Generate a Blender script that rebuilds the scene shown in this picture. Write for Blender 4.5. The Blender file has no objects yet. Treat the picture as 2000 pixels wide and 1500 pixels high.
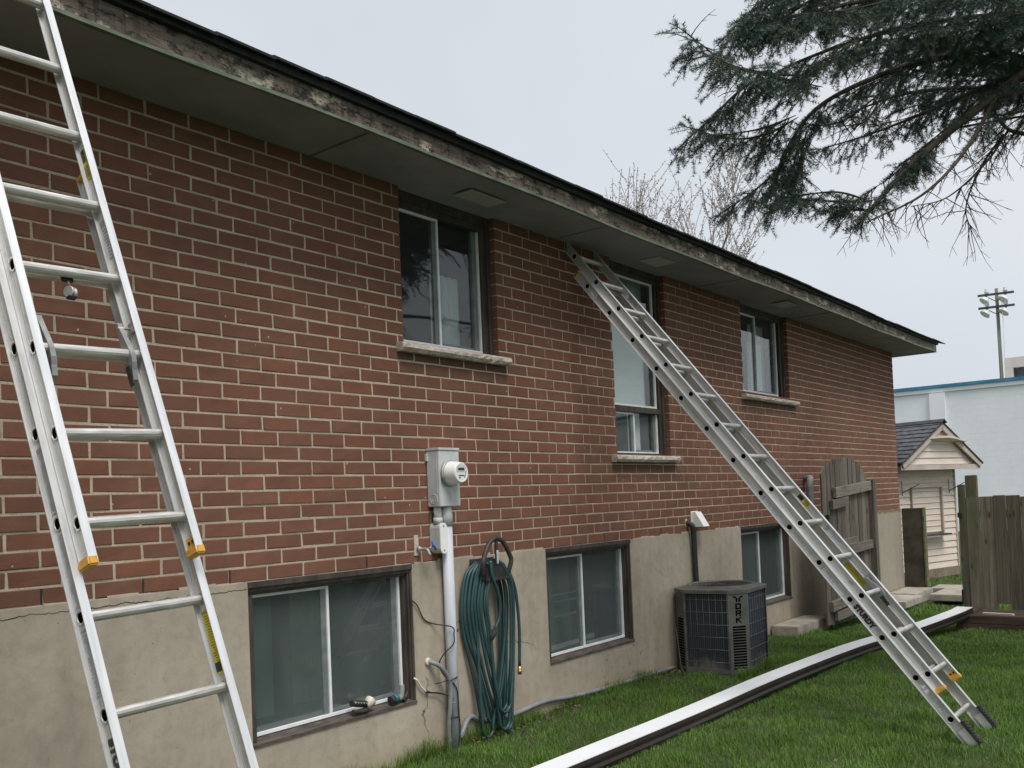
import bpy, bmesh, math, random
import numpy as np
from mathutils import Vector, Matrix
random.seed(7)
rng = np.random.default_rng(7)
scn = bpy.context.scene
COL = scn.collection

# ------------------------------------------------------------------ camera
CM = Matrix(((0.612757, 0.005956, -0.790249, -2.779731),
             (-0.789185, -0.047809, -0.612292, -4.135385),
             (-0.041428, 0.998839, -0.024595, 1.584958),
             (0, 0, 0, 1)))
cam = bpy.data.objects.new('camera', bpy.data.cameras.new('camera'))
COL.objects.link(cam)
cam.matrix_world = CM
cam.data.sensor_width = 36.0
cam.data.lens = 36.0 * 1830.0 / 2000.0
cam.data.shift_y = 182.64 / 2000.0
cam.data.clip_start = 0.05
cam.data.clip_end = 2000
scn.camera = cam

# ------------------------------------------------------------------ sky, sun, exposure
SUN_DIR = Vector((-0.32, -0.78, 1.48)).normalized()      # towards the sun
world = bpy.data.worlds.new('World')
scn.world = world
world.use_nodes = True
wn, wl = world.node_tree.nodes, world.node_tree.links
wn.clear()
w_out = wn.new('ShaderNodeOutputWorld')
w_bg = wn.new('ShaderNodeBackground')
w_sky = wn.new('ShaderNodeTexSky')
w_sky.sky_type = 'NISHITA'
w_sky.sun_disc = False
w_sky.sun_elevation = math.asin(SUN_DIR.z)
w_sky.sun_rotation = math.atan2(SUN_DIR.x, SUN_DIR.y)
w_sky.air_density = 1.0
w_sky.dust_density = 4.0
w_hs = wn.new('ShaderNodeHueSaturation')
w_hs.inputs['Saturation'].default_value = 0.35
w_mix = wn.new('ShaderNodeMixRGB')                       # the cloud deck hides most of the clear sky
w_mix.inputs['Fac'].default_value = 0.92
w_noise = wn.new('ShaderNodeTexNoise')
w_noise.inputs['Scale'].default_value = 2.4
w_noise.inputs['Detail'].default_value = 3.0
w_ramp = wn.new('ShaderNodeValToRGB')
w_ramp.color_ramp.elements[0].position = 0.25
w_ramp.color_ramp.elements[0].color = (3.22, 3.5, 3.82, 1)
w_ramp.color_ramp.elements[1].position = 0.8
w_ramp.color_ramp.elements[1].color = (4.05, 4.22, 4.45, 1)
w_tc = wn.new('ShaderNodeTexCoord')
wl.new(w_tc.outputs['Generated'], w_noise.inputs['Vector'])
wl.new(w_noise.outputs['Fac'], w_ramp.inputs['Fac'])
wl.new(w_sky.outputs['Color'], w_hs.inputs['Color'])
wl.new(w_hs.outputs['Color'], w_mix.inputs['Color1'])
wl.new(w_ramp.outputs['Color'], w_mix.inputs['Color2'])
wl.new(w_mix.outputs['Color'], w_bg.inputs['Color'])
w_bg.inputs['Strength'].default_value = 0.1
wl.new(w_bg.outputs['Background'], w_out.inputs['Surface'])
sun = bpy.data.objects.new('sun', bpy.data.lights.new('sun', 'SUN'))
COL.objects.link(sun)
sun.data.energy = 1.5
sun.data.angle = math.radians(26)
sun.data.color = (1.0, 0.97, 0.93)
sun.rotation_euler = SUN_DIR.to_track_quat('Z', 'Y').to_euler()
scn.view_settings.view_transform = 'Standard'
scn.view_settings.look = 'None'
scn.view_settings.exposure = 1.0
scn.view_settings.gamma = 1.0
scn.view_settings.use_curve_mapping = False

# ------------------------------------------------------------------ materials
def srgb(r, g, b):
    f = lambda c: (c / 255 / 12.92) if c <= 10 else ((c / 255 + 0.055) / 1.055) ** 2.4
    return (f(r), f(g), f(b))

MATS = {}
def node_mat(name):
    m = bpy.data.materials.new(name)
    m.use_nodes = True
    n, l = m.node_tree.nodes, m.node_tree.links
    b = n['Principled BSDF']
    MATS[name] = m
    return m, n, l, b

def noise(n, l, vec, scale, detail=6, rough=0.6, dist=0.0):
    t = n.new('ShaderNodeTexNoise')
    t.inputs['Scale'].default_value = scale
    t.inputs['Detail'].default_value = detail
    t.inputs['Roughness'].default_value = rough
    t.inputs['Distortion'].default_value = dist
    l.new(vec, t.inputs['Vector'])
    return t.outputs['Fac']

def ramp(n, l, fac, stops, const=False):
    r = n.new('ShaderNodeValToRGB')
    cr = r.color_ramp
    if const: cr.interpolation = 'CONSTANT'
    while len(cr.elements) < len(stops): cr.elements.new(0.5)
    for e, (p, c) in zip(cr.elements, stops):
        e.position = p
        if isinstance(c, (int, float)): c = (c, c, c)
        e.color = (c[0], c[1], c[2], 1)
    l.new(fac, r.inputs['Fac'])
    return r.outputs['Color']

def mixc(n, l, fac, a, b, mode='MIX'):
    m = n.new('ShaderNodeMixRGB')
    m.blend_type = mode
    for k, v in (('Fac', fac), ('Color1', a), ('Color2', b)):
        if isinstance(v, (int, float)): m.inputs[k].default_value = v
        elif isinstance(v, tuple): m.inputs[k].default_value = (*v[:3], 1)
        else: l.new(v, m.inputs[k])
    return m.outputs['Color']

def math_(n, l, op, a, b=None, clamp=False):
    m = n.new('ShaderNodeMath')
    m.operation = op
    m.use_clamp = clamp
    for i, v in enumerate((a, b)):
        if v is None: continue
        if isinstance(v, (int, float)): m.inputs[i].default_value = v
        else: l.new(v, m.inputs[i])
    return m.outputs[0]

def bump(n, l, b, h, strength=0.3, dist=0.01):
    bp = n.new('ShaderNodeBump')
    bp.inputs['Strength'].default_value = strength
    bp.inputs['Distance'].default_value = dist
    l.new(h, bp.inputs['Height'])
    l.new(bp.outputs['Normal'], b.inputs['Normal'])

def coords(n, l, kind='Object', scale=(1, 1, 1)):
    t = n.new('ShaderNodeTexCoord')
    mp = n.new('ShaderNodeMapping')
    mp.inputs['Scale'].default_value = scale
    l.new(t.outputs[kind], mp.inputs['Vector'])
    return mp.outputs['Vector']

def world_pos(n, l, scale=(1, 1, 1)):
    g = n.new('ShaderNodeNewGeometry')
    mp = n.new('ShaderNodeMapping')
    mp.inputs['Scale'].default_value = scale
    l.new(g.outputs['Position'], mp.inputs['Vector'])
    return mp.outputs['Vector']

def simple(name, c1, c2=None, rough=0.7, metal=0.0, scale=8.0, bmp=0.0, bscale=60.0, stretch=(1, 1, 1), lo=0.35, hi=0.65, spec=0.5, rv=0.0, coat=0.0):
    m, n, l, b = node_mat(name)
    v = coords(n, l, 'Object', stretch)
    if c2 is not None:
        f = noise(n, l, v, scale)
        c = ramp(n, l, f, [(lo, c1), (hi, c2)])
        l.new(c, b.inputs['Base Color'])
        if rv:
            r = ramp(n, l, noise(n, l, v, scale * 1.7), [(0.3, max(0, rough - rv)), (0.7, min(1, rough + rv))])
            l.new(r, b.inputs['Roughness'])
    else:
        b.inputs['Base Color'].default_value = (*c1, 1)
    if not rv: b.inputs['Roughness'].default_value = rough
    b.inputs['Metallic'].default_value = metal
    b.inputs['Specular IOR Level'].default_value = spec
    if coat: b.inputs['Coat Weight'].default_value = coat
    if bmp: bump(n, l, b, noise(n, l, v, bscale, 8), bmp, 0.004)
    return m

def island_random(n, l):
    oi = n.new('ShaderNodeObjectInfo')
    g = n.new('ShaderNodeNewGeometry')
    s = math_(n, l, 'ADD', oi.outputs['Random'], g.outputs['Random Per Island'])
    return math_(n, l, 'FRACT', s)

# brick
m, n, l, b = node_mat('brick')
v = world_pos(n, l)
r = island_random(n, l)
c = ramp(n, l, r, [(0.0, (.184, .086, .056)), (.3, (.196, .089, .057)), (.55, (.188, .091, .060)), (.8, (.199, .093, .059)), (.97, (.212, .091, .055)), (1, (.178, .091, .062))])
f = noise(n, l, v, 9, 5)
c = mixc(n, l, .4, c, ramp(n, l, f, [(.3, .4), (.7, .62)]), 'OVERLAY')
fine = noise(n, l, v, 260, 3, .7)
c = mixc(n, l, 1, c, ramp(n, l, fine, [(.27, .5), (.40, 1.0)]), 'MULTIPLY')
streak = noise(n, l, world_pos(n, l, (14, 14, 160)), 1.0, 4)
c = mixc(n, l, .35, c, ramp(n, l, streak, [(.3, .62), (.5, 1.0)]), 'MULTIPLY')
vo = n.new('ShaderNodeTexVoronoi'); vo.inputs['Scale'].default_value = 9
l.new(v, vo.inputs['Vector'])
c = mixc(n, l, ramp(n, l, vo.outputs['Distance'], [(.0, .9), (.035, .8), (.05, 0)]), c, (.62, .56, .5))
grime = noise(n, l, world_pos(n, l, (1, 1, .5)), 1.1, 5)
c = mixc(n, l, 1, c, ramp(n, l, grime, [(.3, .74), (.6, 1.0)]), 'MULTIPLY')
sb = n.new('ShaderNodeSeparateXYZ'); l.new(world_pos(n, l), sb.inputs[0])
drp = noise(n, l, world_pos(n, l, (16, 1, 1.2)), 1.0, 5, .7)
for xa, xb_, zt_ in ((1.43, 2.54, 2.55), (3.93, 5.05, 1.87), (6.6, 8.13, 2.56)):   # run-off stains and painted sill shadow below the stone sills
    mxx = math_(n, l, 'MULTIPLY', math_(n, l, 'GREATER_THAN', sb.outputs['X'], xa), math_(n, l, 'LESS_THAN', sb.outputs['X'], xb_))
    dzz = math_(n, l, 'SUBTRACT', zt_, sb.outputs['Z'])
    lng = math_(n, l, 'MULTIPLY', drp, .42)
    mk = math_(n, l, 'MULTIPLY', math_(n, l, 'GREATER_THAN', dzz, 0.0), math_(n, l, 'SUBTRACT', 1.0, math_(n, l, 'DIVIDE', dzz, lng), True))
    c = mixc(n, l, math_(n, l, 'MULTIPLY', math_(n, l, 'MULTIPLY', mk, mxx), .55), c, (.06, .04, .03))
l.new(c, b.inputs['Base Color'])
b.inputs['Roughness'].default_value = .85
b.inputs['Specular IOR Level'].default_value = .25
bump(n, l, b, fine, .45, .004)

# mortar
m, n, l, b = node_mat('mortar')
v = world_pos(n, l)
c = ramp(n, l, noise(n, l, v, 5, 6), [(.3, (.43, .355, .262)), (.7, (.56, .47, .355))])
c = mixc(n, l, 1, c, ramp(n, l, noise(n, l, v, 90, 4), [(.25, .6), (.5, 1)]), 'MULTIPLY')
c = mixc(n, l, .8, c, ramp(n, l, noise(n, l, world_pos(n, l, (1, 1, .6)), 1.7, 6), [(.3, .68), (.6, 1.0)]), 'MULTIPLY')
l.new(c, b.inputs['Base Color'])
b.inputs['Roughness'].default_value = .95
bump(n, l, b, noise(n, l, v, 160, 6), .6, .004)

# parged concrete foundation
m, n, l, b = node_mat('parging')
v = world_pos(n, l)
c = ramp(n, l, noise(n, l, v, 1.3, 8, .62), [(.28, (.315, .272, .212)), (.5, (.395, .342, .268)), (.72, (.465, .405, .318))])
c = mixc(n, l, .6, c, ramp(n, l, noise(n, l, v, 14, 8, .7), [(.3, .74), (.55, 1.02)]), 'MULTIPLY')
c = mixc(n, l, .8, c, ramp(n, l, noise(n, l, world_pos(n, l, (5, 5, .8)), 1.3, 6), [(.3, .8), (.55, 1.0)]), 'MULTIPLY')
pits = n.new('ShaderNodeTexVoronoi'); pits.inputs['Scale'].default_value = 26
l.new(v, pits.inputs['Vector'])
pm = ramp(n, l, noise(n, l, v, 2.2, 3), [(.5, 0), (.62, 1)])
c = mixc(n, l, math_(n, l, 'MULTIPLY', ramp(n, l, pits.outputs['Distance'], [(0, .85), (.07, .75), (.12, 0)]), pm), c, (.05, .042, .035))
# hairline cracks
cv = world_pos(n, l, (1, 1, 1))
warp = n.new('ShaderNodeVectorMath'); warp.operation = 'ADD'
wnz = n.new('ShaderNodeTexNoise'); wnz.inputs['Scale'].default_value = 3.5; wnz.inputs['Detail'].default_value = 5
l.new(cv, wnz.inputs['Vector'])
wsc = n.new('ShaderNodeVectorMath'); wsc.operation = 'SCALE'; wsc.inputs['Scale'].default_value = .38
l.new(wnz.outputs['Color'], wsc.inputs[0])
l.new(cv, warp.inputs[0]); l.new(wsc.outputs[0], warp.inputs[1])
ck = n.new('ShaderNodeTexVoronoi'); ck.feature = 'DISTANCE_TO_EDGE'; ck.inputs['Scale'].default_value = .95
l.new(warp.outputs[0], ck.inputs['Vector'])
cm_ = ramp(n, l, ck.outputs['Distance'], [(0, 1), (.0018, .9), (.0045, 0)])
cmask = ramp(n, l, noise(n, l, v, .9, 2), [(.55, 0), (.62, 1)])
c = mixc(n, l, math_(n, l, 'MULTIPLY', cm_, cmask), c, (.045, .036, .03))
# long horizontal crack just under the first course
sx = n.new('ShaderNodeSeparateXYZ'); l.new(world_pos(n, l), sx.inputs[0])
hn = noise(n, l, world_pos(n, l, (5.5, 0, 0)), 1.0, 9, .78)
hl = math_(n, l, 'ADD', math_(n, l, 'MULTIPLY', hn, .085), 1.135)
dz = math_(n, l, 'ABSOLUTE', math_(n, l, 'SUBTRACT', sx.outputs['Z'], hl))
hm = math_(n, l, 'LESS_THAN', dz, math_(n, l, 'MULTIPLY', noise(n, l, v, 7, 3), .0048))
hm = math_(n, l, 'MULTIPLY', hm, math_(n, l, 'LESS_THAN', sx.outputs['X'], .24))
c = mixc(n, l, hm, c, (.04, .033, .028))
c = mixc(n, l, ramp(n, l, math_(n, l, 'ADD', sx.outputs['Z'], math_(n, l, 'MULTIPLY', noise(n, l, v, 3, 5), .25)), [(.05, .55), (.38, 0)]), c, (.36, .285, .185))
fx_ = ramp(n, l, math_(n, l, 'MULTIPLY', sx.outputs['X'], .1), [(.86, 0), (.93, 1)])
c = mixc(n, l, math_(n, l, 'MULTIPLY', fx_, .5), c, (.27, .255, .205))
mzz = math_(n, l, 'MULTIPLY', math_(n, l, 'GREATER_THAN', math_(n, l, 'ADD', sx.outputs['Z'], math_(n, l, 'MULTIPLY', noise(n, l, world_pos(n, l, (9, 9, 2)), 1.0, 5), .12)), 1.232), .75)
c = mixc(n, l, math_(n, l, 'MULTIPLY', fx_, mzz), c, (.13, .12, .045))
mx = ramp(n, l, math_(n, l, 'MULTIPLY', math_(n, l, 'ABSOLUTE', math_(n, l, 'SUBTRACT', sx.outputs['X'], 4.02)), 1.0), [(.30, 1), (.55, 0)])
mz = ramp(n, l, math_(n, l, 'ABSOLUTE', math_(n, l, 'SUBTRACT', sx.outputs['Z'], .24)), [(.10, 1), (.2, 0)])
dv = n.new('ShaderNodeTexVoronoi'); dv.inputs['Scale'].default_value = 1.0
l.new(world_pos(n, l, (24, 24, 11)), dv.inputs['Vector'])
dm = math_(n, l, 'MULTIPLY', ramp(n, l, dv.outputs['Distance'], [(.10, .8), (.2, 0)]), math_(n, l, 'MULTIPLY', mx, mz))
c = mixc(n, l, dm, c, (.06, .048, .038))
l.new(c, b.inputs['Base Color'])
b.inputs['Roughness'].default_value = .95
b.inputs['Specular IOR Level'].default_value = .2
bump(n, l, b, noise(n, l, v, 30, 9, .65), .35, .006)

# weathered fascia: bare grey wood, black mildew, islands of cream paint
m, n, l, b = node_mat('fascia')
v = world_pos(n, l, (1.6, 1, 5))
wood = ramp(n, l, noise(n, l, world_pos(n, l, (3, 1, 60)), 1.0, 6), [(.3, (.085, .068, .052)), (.7, (.185, .15, .115))])
pnt = noise(n, l, v, 2.4, 8, .66)
c = mixc(n, l, ramp(n, l, pnt, [(.545, 0), (.60, 1)]), wood, (.50, .44, .33))
drip = noise(n, l, world_pos(n, l, (26, 1, 2.2)), 1.0, 6, .7)
c = mixc(n, l, ramp(n, l, drip, [(.53, 0), (.62, .8)]), c, (.06, .048, .038))
blk = noise(n, l, world_pos(n, l, (10, 1, 24)), 1.0, 9, .78)
c = mixc(n, l, ramp(n, l, blk, [(.50, 0), (.57, .95)]), c, (.014, .012, .011))
grn = noise(n, l, world_pos(n, l, (2, 1, 8)), 1.0, 6)
c = mixc(n, l, ramp(n, l, grn, [(.6, 0), (.7, .6)]), c, (.16, .20, .13))
l.new(c, b.inputs['Base Color'])
b.inputs['Roughness'].default_value = .9
bump(n, l, b, blk, .7, .01)

simple('green_paint', (.085, .12, .08), (.19, .21, .16), .75, scale=9, bmp=.3, bscale=40, stretch=(1, 1, 4))
simple('soffit', (.225, .213, .25), (.30, .284, .32), .9, scale=2.6, bmp=.05)
simple('soffit_vent', (.38, .37, .385), (.48, .465, .475), .85, scale=6)
simple('roof_edge', (.008, .008, .010), (.022, .022, .025), .95, scale=30, bmp=.6, bscale=200)
simple('brown_wood', (.028, .021, .017), (.075, .057, .046), .7, scale=2.0, bmp=.25, bscale=30, stretch=(9, 9, 2))
simple('brown_sill', (.035, .026, .022), (.12, .095, .08), .85, scale=5, bmp=.5, bscale=40, stretch=(2, 9, 9))
simple('white_sash', (.70, .72, .72), (.82, .83, .83), .45, scale=14)
simple('grey_sash', (.11, .13, .125), (.18, .20, .19), .5, scale=14)
simple('curtain', (.50, .53, .54), (.60, .62, .63), .9, scale=1.5, stretch=(16, 16, .6))
simple('curtain_teal', (.16, .20, .195), (.22, .26, .25), .9, scale=1.2)
simple('blind', (.72, .74, .74), (.80, .81, .81), .8, scale=1.5, stretch=(2, 2, 12))
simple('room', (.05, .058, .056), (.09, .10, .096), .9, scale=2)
simple('stone_sill', (.34, .29, .235), (.56, .50, .43), .95, scale=24, bmp=1.0, bscale=55, stretch=(1, 1, 1.6))
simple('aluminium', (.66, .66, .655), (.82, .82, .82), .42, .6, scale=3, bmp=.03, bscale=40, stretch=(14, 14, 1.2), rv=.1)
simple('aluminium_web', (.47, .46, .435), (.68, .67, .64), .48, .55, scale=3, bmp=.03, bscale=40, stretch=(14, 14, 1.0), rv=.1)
simple('hole_shade', (.004, .004, .004), (.007, .007, .007), 1.0, scale=9, spec=0.0)  # near black without sheen, paints the shade inside openings
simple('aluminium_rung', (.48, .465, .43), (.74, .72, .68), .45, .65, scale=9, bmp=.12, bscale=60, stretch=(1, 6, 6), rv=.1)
simple('aluminium_worn', (.30, .29, .27), (.52, .51, .48), .5, .6, scale=12)
simple('cast_metal', (.24, .24, .235), (.36, .36, .35), .5, .6, scale=20)
simple('yellow_plastic', (.55, .27, .03), (.72, .40, .06), .5, scale=20)
simple('yellow_label', (.55, .45, .015), (.66, .54, .03), .45, scale=30)
simple('black', (.012, .012, .013), (.03, .03, .03), .55, scale=20)
simple('label_grey', (.42, .42, .43), (.62, .62, .63), .5, scale=20)
simple('print_olive', (.22, .18, .015), (.32, .27, .02), .5, scale=40)
simple('print_grey', (.20, .20, .21), (.34, .34, .35), .6, scale=60)
simple('rubber', (.015, .015, .015), (.045, .045, .044), .85, scale=20)
simple('grey_paint', (.40, .415, .415), (.55, .565, .56), .5, scale=7, bmp=.06, bscale=50, lo=.3, hi=.6, rv=.1)
simple('white_plastic', (.78, .78, .75), (.84, .84, .81), .35, scale=10)
simple('pvc_grey', (.44, .46, .50), (.55, .57, .61), .5, scale=4, stretch=(8, 8, 1))
simple('pipe_grey', (.17, .175, .18), (.27, .275, .28), .55, scale=6)
simple('hose_green', (.016, .046, .050), (.030, .080, .080), .42, scale=5, lo=.3, hi=.7)
simple('brass', (.42, .30, .12), (.55, .42, .2), .4, .8, scale=20)
simple('blue_paint', (.02, .10, .42), (.04, .16, .55), .45, scale=20)
simple('dark_plastic', (.022, .019, .018), (.055, .048, .044), .6, scale=9)
simple('teal_plastic', (.01, .13, .13), (.02, .2, .19), .4, scale=20)
simple('cream_plastic', (.52, .48, .38), (.62, .58, .46), .5, scale=20)
simple('ac_case', (.085, .081, .072), (.135, .128, .112), .6, scale=8, bmp=.08, bscale=70, rv=.1)
simple('ac_wire', (.085, .10, .12), (.14, .16, .19), .5, .3, scale=20)
simple('gutter_white', (.80, .82, .85), (.86, .875, .90), .38, scale=2)
simple('gutter_brown', (.012, .008, .007), (.024, .016, .013), .5, scale=4)
simple('concrete', (.25, .225, .18), (.42, .385, .32), .95, scale=5, bmp=.5, bscale=60)
simple('old_wall', (.030, .027, .020), (.085, .072, .052), .95, scale=3.5, bmp=.4, bscale=40)
simple('moss', (.05, .065, .02), (.16, .16, .08), .95, scale=12, bmp=.6, bscale=60)
simple('siding', (.60, .51, .435), (.70, .605, .52), .6, scale=3, stretch=(1, 1, 6), bmp=.04)
simple('shutter_trim', (.32, .27, .215), (.42, .36, .29), .75, scale=6)
simple('siding_trim', (.40, .34, .29), (.52, .45, .39), .65, scale=4)
simple('trim_brown', (.15, .115, .085), (.24, .19, .145), .8, scale=6)
simple('block_white', (.80, .82, .86), (.86, .88, .91), .75, scale=.7, bmp=.3, bscale=14)
simple('coping_blue', (.03, .16, .28), (.06, .25, .40), .5, scale=2)
simple('coping_beige', (.40, .36, .33), (.5, .46, .42), .7, scale=2)
simple('dark_metal', (.02, .02, .026), (.05, .05, .058), .6, scale=9)
simple('pole_wood', (.10, .10, .075), (.19, .18, .145), .9, scale=4, stretch=(6, 6, .5))
simple('lamp_shell', (.55, .55, .53), (.7, .7, .68), .4, scale=10)
simple('glass_insulator', (.40, .48, .48), (.55, .62, .62), .25, scale=9)
simple('bud', (.34, .28, .24), (.46, .38, .33), .9, scale=20)
simple('bark_hazed', (.34, .30, .28), (.50, .455, .43), .9, scale=9)  # bark colour paled to paint in distant haze
simple('bark_spruce', (.030, .024, .018), (.085, .068, .048), .95, scale=14, bmp=.5, bscale=50)
simple('twig_dry', (.11, .085, .065), (.20, .16, .125), .9, scale=20)
simple('shed_shingle', (.055, .058, .068), (.13, .135, .15), .95, scale=11, bmp=.5, bscale=160)
simple('leaf_litter', (.075, .048, .03), (.19, .13, .085), .85, scale=30, spec=.2)
simple('soil', (.030, .022, .015), (.075, .055, .036), 1.0, scale=9, bmp=.8, bscale=40)
simple('bed_timber', (.042, .026, .020), (.095, .060, .045), .9, scale=2.5, bmp=.4, bscale=30, stretch=(9, 1.0, 9))
simple('slab', (.26, .23, .19), (.42, .38, .33), .95, scale=5, bmp=.3, bscale=60)
simple('coax_white', (.62, .6, .52), (.72, .7, .62), .5, scale=20)
simple('meter_face', (.72, .73, .72), (.8, .8, .8), .3, scale=10)
simple('patch_mortar', (.42, .37, .30), (.60, .53, .44), .95, scale=18, bmp=.6, bscale=80)

# weathered grey boards, grain along z, each board its own tone
def board_mat(name, dark, light, moss=None, streak=(40, 40, 1.6)):
    m, n, l, b = node_mat(name)
    v = world_pos(n, l, streak)
    r = island_random(n, l)
    f = noise(n, l, v, 1.0, 7, .62, .6)
    c = ramp(n, l, f, [(.28, dark), (.72, light)])
    c = mixc(n, l, 1, c, ramp(n, l, r, [(0, .62), (1, 1.15)]), 'MULTIPLY')
    kn = n.new('ShaderNodeTexVoronoi'); kn.inputs['Scale'].default_value = 1.0
    l.new(world_pos(n, l, (9, 9, 3.4)), kn.inputs['Vector'])
    c = mixc(n, l, ramp(n, l, kn.outputs['Distance'], [(0, .9), (.10, .7), (.17, 0)]), c, (.03, .024, .018))
    if moss:
        mf = noise(n, l, world_pos(n, l, (4, 4, 1.5)), 1.0, 5)
        c = mixc(n, l, ramp(n, l, mf, [(.45, 0), (.68, .75)]), c, moss)
    l.new(c, b.inputs['Base Color'])
    b.inputs['Roughness'].default_value = .92
    b.inputs['Specular IOR Level'].default_value = .2
    bump(n, l, b, f, .6, .006)
board_mat('gate_wood', (.075, .063, .050), (.245, .215, .175))
board_mat('rail_wood', (.10, .09, .075), (.28, .25, .21), streak=(2, 40, 40))
board_mat('fence_wood', (.088, .075, .056), (.275, .242, .185), (.12, .125, .06))

# coil fins of the condenser
m, n, l, b = node_mat('coil')
v = coords(n, l, 'Object', (1, 1, 1))
wv = n.new('ShaderNodeTexWave'); wv.inputs['Scale'].default_value = 32; wv.bands_direction = 'DIAGONAL'
l.new(coords(n, l, 'Object', (1, 1, 0)), wv.inputs['Vector'])
c = ramp(n, l, wv.outputs['Fac'], [(.1, (.012, .014, .018)), (.8, (.045, .05, .062))])
sz = n.new('ShaderNodeSeparateXYZ'); l.new(v, sz.inputs[0])
dust = math_(n, l, 'ADD', math_(n, l, 'MULTIPLY', noise(n, l, v, 7, 7, .7), .42), math_(n, l, 'MULTIPLY', sz.outputs['Z'], -.95))
c = mixc(n, l, ramp(n, l, dust, [(.08, 0), (.22, .75)]), c, (.22, .20, .175))
l.new(c, b.inputs['Base Color'])
b.inputs['Roughness'].default_value = .7

# lawn ground and grass blades
m, n, l, b = node_mat('lawn')
v = world_pos(n, l)
c = ramp(n, l, noise(n, l, v, 2.2, 7, .7), [(.3, (.025, .038, .011)), (.55, (.042, .066, .017)), (.75, (.07, .088, .028))])
l.new(c, b.inputs['Base Color'])
b.inputs['Roughness'].default_value = 1
bump(n, l, b, noise(n, l, v, 60, 6), .8, .02)
m, n, l, b = node_mat('grass')
v = world_pos(n, l)
r = n.new('ShaderNodeNewGeometry').outputs['Random Per Island']
c = ramp(n, l, r, [(0, (.066, .150, .022)), (.35, (.105, .225, .034)), (.7, (.165, .295, .050)), (.95, (.235, .30, .085)), (1, (.38, .33, .16))])
c = mixc(n, l, .85, c, ramp(n, l, noise(n, l, v, 1.5, 5), [(.3, .55), (.68, 1.15)]), 'MULTIPLY')
c = mixc(n, l, ramp(n, l, noise(n, l, v, 3.2, 4), [(.58, 0), (.75, .4)]), c, (.16, .17, .055))
l.new(c, b.inputs['Base Color'])
b.inputs['Roughness'].default_value = .6
b.inputs['Specular IOR Level'].default_value = .25
tr = n.new('ShaderNodeBsdfTranslucent'); l.new(c, tr.inputs['Color'])
ms = n.new('ShaderNodeMixShader'); ms.inputs['Fac'].default_value = .3
l.new(b.outputs[0], ms.inputs[1]); l.new(tr.outputs[0], ms.inputs[2])
l.new(ms.outputs[0], n['Material Output'].inputs['Surface'])

# spruce needles
m, n, l, b = node_mat('needles')
v = world_pos(n, l)
c = ramp(n, l, noise(n, l, v, 3.0, 3), [(.3, (.036, .066, .048)), (.5, (.068, .114, .090)), (.7, (.118, .162, .108))])
r = n.new('ShaderNodeNewGeometry').outputs['Random Per Island']
c = mixc(n, l, 1, c, ramp(n, l, r, [(0, .65), (1, 1.4)]), 'MULTIPLY')
l.new(c, b.inputs['Base Color'])
b.inputs['Roughness'].default_value = .6

# window glass: fresnel reflection over clear, faintly tinted glass
def glass_mat(name, tint, dirt):
    m = bpy.data.materials.new(name); m.use_nodes = True; MATS[name] = m
    n, l = m.node_tree.nodes, m.node_tree.links
    n.clear()
    o = n.new('ShaderNodeOutputMaterial')
    t = n.new('ShaderNodeBsdfTransparent'); t.inputs['Color'].default_value = (*tint, 1)
    g = n.new('ShaderNodeBsdfGlossy'); g.inputs['Roughness'].default_value = .015
    d = n.new('ShaderNodeBsdfDiffuse'); d.inputs['Color'].default_value = (.35, .38, .38, 1)
    lw = n.new('ShaderNodeLayerWeight'); lw.inputs['Blend'].default_value = .5
    sch = math_(n, l, 'ADD', math_(n, l, 'MULTIPLY', math_(n, l, 'POWER', lw.outputs['Facing'], 4.0), .85), .045)
    s1 = n.new('ShaderNodeMixShader'); s2 = n.new('ShaderNodeMixShader')
    v = world_pos(n, l, (1, 1, .45))
    f = ramp(n, l, noise(n, l, v, 3, 5, .55, .3), [(.35, dirt * .6), (.75, dirt)])
    l.new(f, s1.inputs['Fac']); l.new(t.outputs[0], s1.inputs[1]); l.new(d.outputs[0], s1.inputs[2])
    l.new(sch, s2.inputs['Fac']); l.new(s1.outputs[0], s2.inputs[1]); l.new(g.outputs[0], s2.inputs[2])
    wv = noise(n, l, world_pos(n, l), 2.2, 2)
    bp = n.new('ShaderNodeBump'); bp.inputs['Strength'].default_value = .012; bp.inputs['Distance'].default_value = .05
    l.new(wv, bp.inputs['Height']); l.new(bp.outputs[0], g.inputs['Normal'])
    l.new(s2.outputs[0], o.inputs['Surface'])
glass_mat('glass', (.90, .94, .93), .05)
glass_mat('glass_dusty', (.70, .82, .80), .20)

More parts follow.
